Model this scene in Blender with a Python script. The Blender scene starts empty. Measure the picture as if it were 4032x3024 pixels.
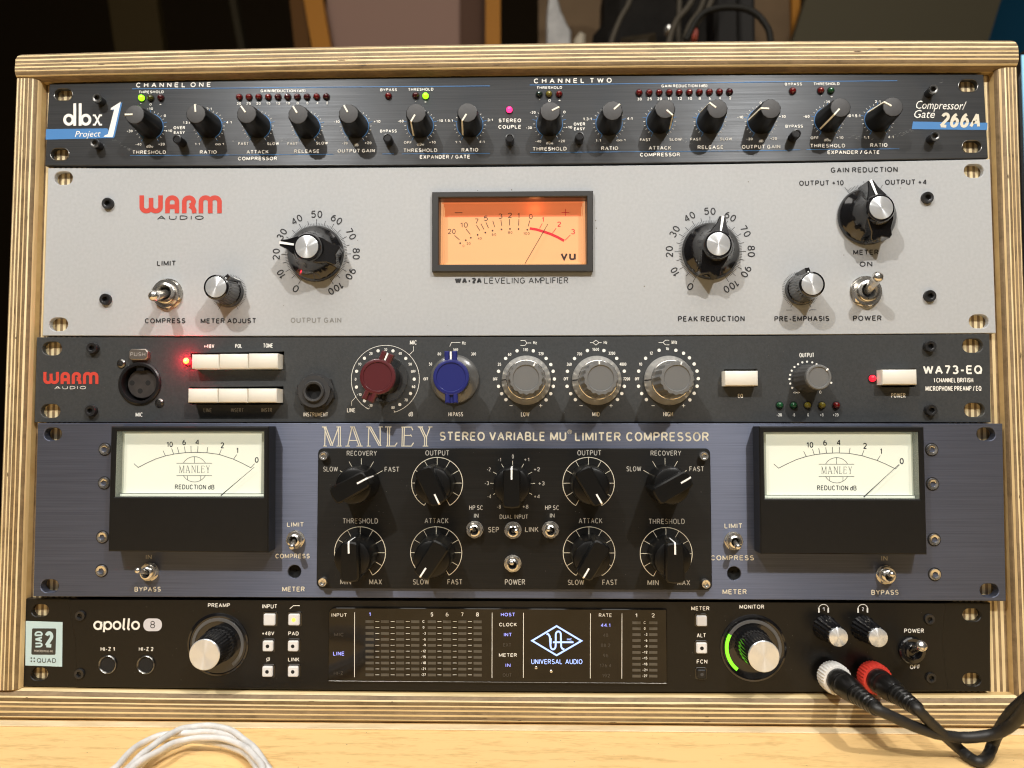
import bpy, bmesh, math, random
from mathutils import Vector, Matrix
from math import sin, cos, pi, radians, hypot, atan2
random.seed(7)
SC = bpy.context.scene
COL = SC.collection
# Design space: millimetres, x right, y up, z out of the rack towards the viewer; z = 0 is the rack's mounting plane.
def w3(p): return Vector((p[0] * .001, -p[2] * .001, p[1] * .001))
A3 = Matrix(((1, 0, 0), (0, 0, -1), (0, 1, 0)))

# ------------------------------------------------------------------ camera
CF, CRX, CRY, CRZ = 2902.877, .0474272, .0219817, -.0016156
CP = Vector((10.120, -20.475, 371.616))
RM = Matrix.Rotation(CRX, 3, 'X') @ Matrix.Rotation(CRY, 3, 'Y') @ Matrix.Rotation(CRZ, 3, 'Z')
cam_d = bpy.data.cameras.new('camera'); cam = bpy.data.objects.new('camera', cam_d); COL.objects.link(cam)
cam.matrix_world = Matrix.Translation(w3(CP)) @ (A3 @ RM).to_4x4()
cam_d.sensor_width = 36; cam_d.lens = CF / 4032 * 36; cam_d.clip_start = .01; cam_d.clip_end = 30
cam_d.dof.use_dof = True; cam_d.dof.focus_distance = .363; cam_d.dof.aperture_fstop = 8
SC.camera = cam
def ray(px, py): return RM @ Vector(((px - 2016) / CF, (1512 - py) / CF, -1))
def at(px, py, z=0.0):
    """point of the plane at depth z that was measured at (px, py) of the survey photograph"""
    d = ray(px, py); t = (z - CP[2]) / d[2]; p = CP + d * t; return (p[0], p[1])
def at_y(px, py, y):
    d = ray(px, py); t = (y - CP[1]) / d[1]; p = CP + d * t; return (p[0], y, p[2])
REG = dict(A=(0, 100, .4973), B=(1000, 100, .4973), C=(2000, 100, .4973), D=(2932, 100, .4973),
           E=(0, 620, .4973), F=(1000, 620, .4973), G=(2000, 620, .4973), H=(2932, 620, .4973),
           I=(0, 1280, .4973), J=(1000, 1280, .4973), K=(2000, 1280, .4973), L=(2932, 1280, .4973),
           M=(0, 1640, .5425), N=(1200, 1640, .458), O=(2000, 1640, .458), P=(2832, 1640, .5425),
           Q=(0, 2320, .5877), R=(1200, 2340, .3617), S=(1900, 2340, .3617), V=(2632, 2320, .6329), W=(0, 0, 1.8228),
           X=(50, 2400, .27125), Y=(1250, 1640, .27722), Z=(400, 2700, .36166), S1=(0, 0, 1))
def rp(r, x, y, z=0.0):
    a, b, s = REG[r]; return at(a + x * s, b + y * s, z)
def rpx(r, x, y):
    a, b, s = REG[r]; return (a + x * s, b + y * s)

# ------------------------------------------------------------------ world, lamps, exposure
wd = bpy.data.worlds.new('World'); SC.world = wd; wd.use_nodes = True
wd.node_tree.nodes['Background'].inputs[0].default_value = (1, .82, .6, 1)
wd.node_tree.nodes['Background'].inputs[1].default_value = .012
SC.view_settings.view_transform = 'Standard'; SC.view_settings.look = 'None'; SC.view_settings.gamma = 1
SC.view_settings.exposure = 0
SC.cycles.pixel_filter_type = 'BLACKMAN_HARRIS'; SC.cycles.filter_width = 1.15; SC.cycles.denoising_prefilter = 'ACCURATE'
def lamp(name, kind, pos, energy, col, size=.02, aim=None, size_y=None):
    d = bpy.data.lights.new(name, kind); d.energy = energy; d.color = col
    if kind == 'AREA':
        d.shape = 'RECTANGLE' if size_y else 'SQUARE'; d.size = size
        if size_y: d.size_y = size_y
    else: d.shadow_soft_size = size
    o = bpy.data.objects.new(name, d); COL.objects.link(o); o.location = w3(pos)
    if aim is not None: o.rotation_euler = (w3(aim) - w3(pos)).to_track_quat('-Z', 'Y').to_euler()
    return o
LW = (1, .965, .915)
lamp('ceiling_spot_lamp', 'POINT', (-372, 720, 735), 25, LW, .012)
lamp('ceiling_spot_lamp', 'POINT', (372, 720, 735), 25, LW, .012)
lamp('ceiling_bounce_fill', 'AREA', (0, 1250, 650), 18, (1, .95, .88), 1.6, (0, 0, 0), 1.2)  # added area fill for the ambient bounce off the ceiling
lamp('soft_wall_bounce', 'AREA', (0, 300, 2300), 2, (1, .93, .84), 2.4, (0, 0, 0), 1.4)  # added fill behind the viewer, stands for ambient wall bounce

# ------------------------------------------------------------------ materials
MATS = {}
def mat(name, col, rough=.5, metal=0.0, emit=None, es=1.0, spec=.5, coat=0.0, aniso=0.0, vary=0.0, vs=(40, 40, 40), bump=0.0, bs=(300, 300, 300), bd=.0002, rv=0.0):
    if name in MATS: return MATS[name]
    m = bpy.data.materials.new(name); MATS[name] = m; m.use_nodes = True
    nt = m.node_tree; b = nt.nodes['Principled BSDF']; I = b.inputs
    I['Base Color'].default_value = (*col, 1); I['Roughness'].default_value = rough; I['Metallic'].default_value = metal
    I['Specular IOR Level'].default_value = spec; I['Coat Weight'].default_value = coat; I['Coat Roughness'].default_value = .08
    if emit: I['Emission Color'].default_value = (*emit, 1); I['Emission Strength'].default_value = es
    if aniso:
        I['Anisotropic'].default_value = aniso
        c = nt.nodes.new('ShaderNodeCombineXYZ'); c.inputs[2].default_value = 1; nt.links.new(c.outputs[0], I['Tangent'])
    if vary or bump or rv:
        tc = nt.nodes.new('ShaderNodeTexCoord')
        def nz(s, det=4):
            mp = nt.nodes.new('ShaderNodeMapping'); mp.inputs['Scale'].default_value = s
            n = nt.nodes.new('ShaderNodeTexNoise'); n.inputs['Scale'].default_value = 1; n.inputs['Detail'].default_value = det
            nt.links.new(tc.outputs['Object'], mp.inputs[0]); nt.links.new(mp.outputs[0], n.inputs[0]); return n
        if vary:
            n = nz(vs); r = nt.nodes.new('ShaderNodeMapRange'); r.inputs['From Min'].default_value = .25; r.inputs['From Max'].default_value = .75
            r.inputs['To Min'].default_value = 1 - vary; r.inputs['To Max'].default_value = 1 + vary
            mx = nt.nodes.new('ShaderNodeVectorMath'); mx.operation = 'SCALE'; mx.inputs[0].default_value = col
            nt.links.new(n.outputs[0], r.inputs[0]); nt.links.new(r.outputs[0], mx.inputs['Scale']); nt.links.new(mx.outputs[0], I['Base Color'])
        if rv:
            n = nz(tuple(q * .6 for q in vs)); r = nt.nodes.new('ShaderNodeMapRange'); r.inputs['From Min'].default_value = .3; r.inputs['From Max'].default_value = .7
            r.inputs['To Min'].default_value = rough - rv; r.inputs['To Max'].default_value = rough + rv
            nt.links.new(n.outputs[0], r.inputs[0]); nt.links.new(r.outputs[0], I['Roughness'])
        if bump:
            n = nz(bs, 3); bp = nt.nodes.new('ShaderNodeBump'); bp.inputs['Strength'].default_value = bump; bp.inputs['Distance'].default_value = bd
            nt.links.new(n.outputs[0], bp.inputs['Height']); nt.links.new(bp.outputs[0], I['Normal'])
    return m
def glass_mat(name, k=.06, tint=(1, 1, 1), rough=.02):
    if name in MATS: return MATS[name]
    m = bpy.data.materials.new(name); MATS[name] = m; m.use_nodes = True; nt = m.node_tree; nt.nodes.clear()
    o = nt.nodes.new('ShaderNodeOutputMaterial'); t = nt.nodes.new('ShaderNodeBsdfTransparent'); t.inputs[0].default_value = (*tint, 1)
    g = nt.nodes.new('ShaderNodeBsdfGlossy'); g.inputs['Roughness'].default_value = rough
    x = nt.nodes.new('ShaderNodeMixShader'); x.inputs[0].default_value = k
    nt.links.new(t.outputs[0], x.inputs[1]); nt.links.new(g.outputs[0], x.inputs[2]); nt.links.new(x.outputs[0], o.inputs[0]); return m

M_dbx = mat('brushed_charcoal_metal', (.078, .083, .090), .46, .6, aniso=.9, vary=.16, vs=(25, 400, 2600), bump=.3, bs=(40, 400, 3500), bd=.00006, rv=.05)
M_grey = mat('light_grey_powder_coat', (.420, .436, .450), .50, 0, vary=.06, vs=(650, 650, 650), bump=.35, bs=(1400, 1400, 1400), bd=.00005)
M_73 = mat('dark_slate_powder_coat', (.042, .045, .047), .44, 0, vary=.18, vs=(900, 900, 900), bump=.5, bs=(1500, 1500, 1500), bd=.00008)
M_man = mat('brushed_blue_violet_metal', (.112, .127, .180), .48, .65, aniso=.9, vary=.22, vs=(20, 400, 2200), bump=.4, bs=(35, 400, 3000), bd=.00006)
M_plate = mat('black_brushed_plate', (.011, .011, .0105), .34, .25, spec=.3, aniso=.8, vary=.25, vs=(30, 400, 2200), bump=.4, bs=(35, 400, 3000), bd=.00006)
M_apo = mat('black_satin_metal', (.006, .0058, .0056), .32, 0, spec=.34, bump=.3, bs=(1500, 1500, 1500), bd=.00004, vary=.15, vs=(800, 800, 800))
M_white = mat('white_print', (.84, .83, .77), .55)
M_cream = mat('cream_print', (.66, .62, .50), .5)
M_greyprint = mat('grey_print', (.42, .41, .37), .5)
M_black = mat('black_print', (.02, .02, .022), .5)
M_glareprint = mat('glare_paled_print', (.27, .27, .26), .25)  # black caption paled as by glossy reflection; the glare is in the colour
M_blue = mat('blue_print', (.055, .20, .47), .5)
M_red = mat('red_print', (.56, .055, .035), .5)
M_bplas = mat('black_plastic', (.010, .010, .011), .33, spec=.35, vary=.1)
M_bmatte = mat('matte_black_rubber', (.028, .028, .029), .62, vary=.15, vs=(400, 400, 400))
M_cap = mat('dark_grey_knob_face', (.055, .055, .057), .6, vary=.12, vs=(600, 600, 600))
M_gloss = mat('glossy_black_bakelite', (.008, .008, .009), .13, coat=.5, rv=.03, vs=(60, 60, 60))
M_mknob = mat('soft_black_phenolic', (.005, .005, .005), .32, spec=.3)
M_bolt = mat('black_oxide_steel', (.05, .05, .052), .35, .7)
M_dark = mat('dark_cavity', (.006, .006, .006), .8)
M_steel = mat('nickel_steel', (.72, .70, .66), .20, .92, bump=.08, bs=(900, 900, 900), bd=.00008)
M_dsteel = mat('grey_steel', (.20, .195, .185), .3, 1, vary=.2, vs=(700, 700, 700))
M_ptr = mat('cream_pointer_paint', (.86, .83, .70), .45)
M_pw = mat('white_pointer_paint', (.92, .92, .90), .4)
M_btn = mat('ivory_button_plastic', (.76, .735, .66), .38)
M_wlit = mat('white_backlit_key', (.55, .53, .50), .35, emit=(1, .98, .95), es=.22)
M_gk = mat('grey_knob_plastic', (.145, .148, .148), .42, vary=.06)
M_gkd = mat('dark_grey_knob_plastic', (.06, .06, .06), .45, vary=.1)
M_maroon = mat('maroon_plastic', (.085, .014, .018), .3, coat=.3)
M_navy = mat('royal_blue_plastic', (.016, .021, .15), .3, coat=.3)
M_alu = mat('turned_aluminium', (.66, .65, .62), .34, .7, vary=.1)
def spun(name, col, rough=.3):
    """end face turned on a lathe: reflections gather into radial fans"""
    m = mat(name, col, rough, .62); nt = m.node_tree; b = nt.nodes['Principled BSDF']
    b.inputs['Anisotropic'].default_value = .93
    tc = nt.nodes.new('ShaderNodeTexCoord'); sp = nt.nodes.new('ShaderNodeSeparateXYZ'); nt.links.new(tc.outputs['Object'], sp.inputs[0])
    c = nt.nodes.new('ShaderNodeCombineXYZ'); 
    nt.links.new(sp.outputs[0], c.inputs[0]); nt.links.new(sp.outputs[2], c.inputs[2])
    vt = nt.nodes.new('ShaderNodeVectorTransform'); vt.vector_type = 'VECTOR'; vt.convert_from = 'OBJECT'; vt.convert_to = 'WORLD'
    nt.links.new(c.outputs[0], vt.inputs[0]); nt.links.new(vt.outputs[0], b.inputs['Tangent']); return m
M_spun = spun('spun_aluminium', (.76, .79, .82), .27)
def led_mat(n, col, lit=0): return mat(n, col, .16, 0, emit=col if lit else None, es=lit, coat=.6)
L_red = led_mat('red_led', (.13, .004, .004)); L_dred = led_mat('dark_red_led', (.05, .004, .006)); L_grn = led_mat('green_led', (.008, .07, .025))
L_dgrn = led_mat('dark_green_led', (.01, .025, .02)); L_yel = led_mat('yellow_led', (.16, .13, .012)); L_oli = led_mat('olive_led', (.05, .05, .006))
L_litg = mat('lit_green_led', (.1, .5, .02), .3, emit=(.30, 1, .01), es=2.2)
L_litp = mat('lit_pink_led', (.5, .01, .1), .3, emit=(1, .03, .16), es=2.6)
L_litr = mat('lit_red_led', (.5, .01, .02), .3, emit=(1, .02, .05), es=1.0)
L_core = mat('lit_led_core', (1, .6, .1), .3, emit=(1, .60, .05), es=1.5)
L_rhot = mat('lit_hot_red_led', (.6, .02, .02), .3, emit=(1, .004, .006), es=14)

# ------------------------------------------------------------------ object plumbing
POS = {}
def link(o, parent, pos):
    COL.objects.link(o); POS[o.name] = Vector(pos)
    if parent is not None:
        o.parent = parent; o.location = w3(Vector(pos) - POS[parent.name])
    else: o.location = w3(pos)
    return o
def thing(name, pos, label, cat, group=None):
    o = bpy.data.objects.new(name, None); o.empty_display_size = .02; link(o, None, pos)
    o['label'] = label; o['category'] = cat
    if group: o['group'] = group
    return o
def tag(o, label=None, cat=None, group=None, kind=None):
    for k, v in (('label', label), ('category', cat), ('group', group), ('kind', kind)):
        if v: o[k] = v
    return o

class MB:
    """collects geometry in millimetres, faces carry a material slot"""
    def __init__(s): s.v = []; s.f = []; s.m = []; s.mats = []
    def slot(s, mt):
        if mt not in s.mats: s.mats.append(mt)
        return s.mats.index(mt)
    def add(s, vs, fs, mt):
        b = len(s.v); k = s.slot(mt); s.v += [tuple(v) for v in vs]
        for f in fs: s.f.append([b + i for i in f]); s.m.append(k)
    def lathe(s, prof, mt, n=32, c=(0, 0), flute=None, cap0=False, cap1=True, a0=0.0):
        vs = []; fs = []
        for r, z in prof:
            for i in range(n):
                a = a0 + 2 * pi * i / n; q = r
                if flute and r > .01: q = r + flute(a, z)
                vs.append((c[0] + q * cos(a), c[1] + q * sin(a), z))
        for j in range(len(prof) - 1):
            for i in range(n):
                k = (i + 1) % n; fs.append((j * n + i, j * n + k, (j + 1) * n + k, (j + 1) * n + i))
        if cap1: fs.append([(len(prof) - 1) * n + i for i in range(n)])
        if cap0: fs.append([n - 1 - i for i in range(n)])
        s.add(vs, fs, mt)
    def prism(s, poly, z0, z1, mt, bev=0.0, bottom=False, z1b=None):
        """convex-ish polygon (counter-clockwise) extruded, with a chamfered top edge"""
        n = len(poly); cx = sum(p[0] for p in poly) / n; cy = sum(p[1] for p in poly) / n
        def zz(p): return z1 if z1b is None else z1b(p[0], p[1])
        vs = [(p[0], p[1], z0) for p in poly]
        if bev:
            vs += [(p[0], p[1], zz(p) - bev) for p in poly]
            inn = []
            for i in range(n):
                a = Vector(poly[i - 1]); b = Vector(poly[i]); c = Vector(poly[(i + 1) % n])
                e1 = (b - a).normalized(); e2 = (c - b).normalized(); n1 = Vector((-e1[1], e1[0])); n2 = Vector((-e2[1], e2[0]))
                q = n1 + n2; q = q / max(.3, q.dot(n1)); inn.append(b + q * bev)
            vs += [(p[0], p[1], zz(p)) for p in inn]
        else: vs += [(p[0], p[1], zz(p)) for p in poly]
        L = 3 if bev else 2; fs = []
        for j in range(L - 1):
            for i in range(n):
                k = (i + 1) % n; fs.append((j * n + i, j * n + k, (j + 1) * n + k, (j + 1) * n + i))
        fs.append([(L - 1) * n + i for i in range(n)])
        if bottom: fs.append([n - 1 - i for i in range(n)])
        s.add(vs, fs, mt)
    def box(s, x0, y0, x1, y1, z0, z1, mt, bev=0.0): s.prism([(x0, y0), (x1, y0), (x1, y1), (x0, y1)], z0, z1, mt, bev, True)
    def tube(s, pts, rad, mt, n=12, caps=True):
        pts = [Vector(p) for p in pts]; vs = []; fs = []; N = len(pts); up = None
        for i, p in enumerate(pts):
            t = (pts[min(i + 1, N - 1)] - pts[max(i - 1, 0)]).normalized()
            if up is None: up = Vector((0, 1, 0)) if abs(t[1]) < .9 else Vector((1, 0, 0))
            a = t.cross(up).normalized(); b = a.cross(t).normalized(); up = b
            r = rad[i] if isinstance(rad, (list, tuple)) else rad
            for k in range(n):
                g = 2 * pi * k / n; vs.append(p + a * (r * cos(g)) + b * (r * sin(g)))
        for j in range(N - 1):
            for k in range(n):
                l = (k + 1) % n; fs.append((j * n + k, j * n + l, (j + 1) * n + l, (j + 1) * n + k))
        if caps: fs.append([n - 1 - k for k in range(n)]); fs.append([(N - 1) * n + k for k in range(n)])
        s.add(vs, fs, mt)
    def ball(s, c, r, mt, n=12, m=8, zs=1.0):
        vs = []; fs = []
        for j in range(m + 1):
            ph = pi * j / m
            for i in range(n):
                a = 2 * pi * i / n; vs.append((c[0] + r * sin(ph) * cos(a), c[1] + r * sin(ph) * sin(a), c[2] - r * cos(ph) * zs))
        for j in range(m):
            for i in range(n):
                k = (i + 1) % n; fs.append((j * n + i, j * n + k, (j + 1) * n + k, (j + 1) * n + i))
        s.add(vs, fs, mt)
    def mesh(s, name, smooth=35, org=(0, 0, 0)):
        me = bpy.data.meshes.new(name)
        me.from_pydata([((x - org[0]) * .001, -(z - org[2]) * .001, (y - org[1]) * .001) for x, y, z in s.v], [], s.f)
        for mt in s.mats: me.materials.append(mt)
        me.polygons.foreach_set('material_index', s.m)
        if smooth: me.shade_smooth(); me.set_sharp_from_angle(angle=radians(smooth))
        else: me.shade_flat()
        me.validate(); return me
    def obj(s, name, parent=None, pos=(0, 0, 0), smooth=35, label=None):
        """vertices are in absolute design space; pos becomes the origin"""
        me = s.mesh(name, smooth, pos); o = bpy.data.objects.new(name, me); link(o, parent, pos)
        if label: o['label'] = label
        return o
MESH = {}
def inst(name, key, build, parent, pos, ang=0.0, label=None, smooth=35, mt=None):
    """object whose mesh is shared between alike pieces; build(mb) draws it about the origin"""
    if key not in MESH:
        mb = MB(); build(mb); MESH[key] = mb.mesh(name, smooth)
    o = bpy.data.objects.new(name, MESH[key]); link(o, parent, pos)
    if mt is not None:
        o.material_slots[0].link = 'OBJECT'; o.material_slots[0].material = mt
    if ang: o.rotation_euler.y = -radians(ang)
    if label: o['label'] = label
    return o
def sub(name, key, build, parent, off=(0, 0, 0), smooth=35):
    """sub-part fixed in its parent's own (turned) frame"""
    if key not in MESH:
        mb = MB(); build(mb); MESH[key] = mb.mesh(name, smooth)
    o = bpy.data.objects.new(name, MESH[key]); COL.objects.link(o); o.parent = parent; o.location = w3(off); return o

def curve_plate(outline, holes, z0, z1, mt, bev=.15, name='plate'):
    """flat plate with real holes; returns an MB"""
    cu = bpy.data.curves.new('tmp', 'CURVE'); cu.dimensions = '2D'; cu.fill_mode = 'BOTH'
    for pl in [outline] + holes:
        sp = cu.splines.new('POLY'); sp.points.add(len(pl) - 1)
        for i, p in enumerate(pl): sp.points[i].co = (p[0], p[1], 0, 1)
        sp.use_cyclic_u = True
    h = (z1 - z0) / 2; cu.extrude = h - bev; cu.bevel_depth = bev; cu.bevel_resolution = 0; cu.offset = -bev
    o = bpy.data.objects.new('tmp', cu); me = bpy.data.meshes.new_from_object(o)
    mb = MB(); zc = (z0 + z1) / 2
    mb.add([(v.co[0], v.co[1], v.co[2] + zc) for v in me.vertices], [list(p.vertices) for p in me.polygons], mt)
    bpy.data.objects.remove(o); bpy.data.curves.remove(cu); bpy.data.meshes.remove(me); return mb
def stadium(c, w, h, n=8, ang=0):
    r = h / 2; d = w / 2 - r; pts = []
    for k in range(n + 1): a = -pi / 2 + pi * k / n; pts.append((c[0] + d + r * cos(a), c[1] + r * sin(a)))
    for k in range(n + 1): a = pi / 2 + pi * k / n; pts.append((c[0] - d + r * cos(a), c[1] + r * sin(a)))
    return pts
def circle(c, r, n=28, a0=0): return [(c[0] + r * cos(a0 + 2 * pi * k / n), c[1] + r * sin(a0 + 2 * pi * k / n)) for k in range(n)]
def rrect(x0, y0, x1, y1, r, n=5):
    p = []
    for cx, cy, a in ((x1 - r, y0 + r, -90), (x1 - r, y1 - r, 0), (x0 + r, y1 - r, 90), (x0 + r, y0 + r, 180)):
        for k in range(n + 1): t = radians(a + 90 * k / n); p.append((cx + r * cos(t), cy + r * sin(t)))
    return p
def quad3(a, b, c, n=16):
    """smooth edge through three points a (start), b (middle), c (end)"""
    out = []
    for i in range(n + 1):
        t = i / n; q = [(1 - t) * (1 - 2 * t) * a[k] + 4 * t * (1 - t) * b[k] + t * (2 * t - 1) * c[k] for k in (0, 1)]; out.append(tuple(q))
    return out

# ------------------------------------------------------------------ flat print (screen-printed lettering, scales, marks)
GLY = {}
def glyph_mesh(txt, bold, ital):
    k = (txt, bold, ital)
    if k not in GLY:
        cu = bpy.data.curves.new('tmp', 'FONT'); cu.body = txt; cu.resolution_u = 2; cu.offset = bold; cu.shear = .28 if ital else 0; cu.fill_mode = 'FRONT'
        o = bpy.data.objects.new('tmp', cu); me = bpy.data.meshes.new_from_object(o)
        GLY[k] = ([(v.co[0], v.co[1]) for v in me.vertices], [list(p.vertices) for p in me.polygons])
        bpy.data.objects.remove(o); bpy.data.curves.remove(cu); bpy.data.meshes.remove(me)
    return GLY[k]
_v, _f = glyph_mesh('H', 0, False); CAPH = max(p[1] for p in _v)
FONT = ['s']
class Pr:
    def __init__(s, unit, z, mt=None): s.u = unit; s.z = z; s.mb = MB(); s.mt = mt; s.n = 0
    def flush(s, name, mt=None, label=None):
        if not s.mb.v: return None
        xs = [v[0] for v in s.mb.v]; ys = [v[1] for v in s.mb.v]
        o = s.mb.obj(name, s.u, ((min(xs) + max(xs)) / 2, (min(ys) + max(ys)) / 2, s.z), 0, label); s.mb = MB(); return o
    def raw(s, vs, fs, mt, dz=0): s.n += 1; dz += (s.n % 9) * .003; s.mb.add([(v[0], v[1], s.z + dz) for v in vs], fs, mt or s.mt)
    def text(s, txt, a, b, h, bold=.012, ital=False, mt=None, dz=0):
        """baseline from a to b (mm), capitals h high"""
        if FONT[0] == 's' and all(ch == ' ' or ch in SF for ch in txt):
            return stroke_text(s, txt, a, b, h, max(.085, .125 + bold * 2.3), ital, mt, dz)
        V, F = glyph_mesh(txt, bold, ital)
        x0 = min(p[0] for p in V); x1 = max(p[0] for p in V); d = Vector(b) - Vector(a); L = d.length; u = d / L; n = Vector((-u[1], u[0]))
        out = [Vector(a) + u * ((p[0] - x0) / (x1 - x0) * L) + n * (p[1] / CAPH * h) for p in V]
        s.raw(out, F, mt, dz)
    def T(s, r, txt, x0, y0, x1, y1, h, bold=.012, ital=False, mt=None, dz=0):
        z = s.z + dz; a = rp(r, x0, y0, z); b = rp(r, x1, y1, z); hh = h * REG[r][2] * (CP[2] - z) / CF
        s.text(txt, a, b, hh, bold, ital, mt, dz)
    def ct(s, txt, c, w, h, ang=0, **k):
        u = Vector((cos(radians(ang)), sin(radians(ang)))); n = Vector((-u[1], u[0])); c = Vector(c) - n * (h / 2)
        s.text(txt, c - u * (w / 2), c + u * (w / 2), h, **k)
    def poly(s, pts, mt=None, dz=0): s.raw(pts, [list(range(len(pts)))], mt, dz)
    def line(s, pts, w, mt=None, closed=False, rnd=False, dz=0):
        P = [Vector(p[:2]) for p in pts]; n = len(P); L = []; Rr = []
        for i in range(n):
            if closed: p, q = P[i - 1], P[(i + 1) % n]
            else: p, q = P[max(i - 1, 0)], P[min(i + 1, n - 1)]
            e1 = (P[i] - p).normalized() if (P[i] - p).length > 1e-6 else (q - P[i]).normalized()
            e2 = (q - P[i]).normalized() if (q - P[i]).length > 1e-6 else e1
            n1 = Vector((-e1[1], e1[0])); n2 = Vector((-e2[1], e2[0])); m = n1 + n2
            if m.length < .2: m = n1
            else: m = m / max(.35, m.dot(n1))
            L.append(P[i] + m * (w / 2)); Rr.append(P[i] - m * (w / 2))
        fs = [(i, n + i, n + (i + 1) % n, (i + 1) % n) for i in range(n if closed else n - 1)]
        s.raw(L + Rr, fs, mt, dz)
        if rnd and not closed:
            for e in (P[0], P[-1]): s.disc(e, w / 2, mt, 10, dz + .004)
    def arc(s, c, r, a0, a1, w, mt=None, n=None, dz=0, rnd=False):
        n = n or max(6, int(abs(a1 - a0) / 7)); s.line([(c[0] + r * cos(radians(a0 + (a1 - a0) * i / n)), c[1] + r * sin(radians(a0 + (a1 - a0) * i / n))) for i in range(n + 1)], w, mt, dz=dz, rnd=rnd)
    def disc(s, c, r, mt=None, n=14, dz=0): s.poly(circle(c, r, n), mt, dz)
    def ticks(s, c, r0, r1, angs, w, mt=None, dz=0):
        for a in angs:
            q = radians(a); s.line([(c[0] + r0 * cos(q), c[1] + r0 * sin(q)), (c[0] + r1 * cos(q), c[1] + r1 * sin(q))], w, mt, dz=dz)
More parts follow.
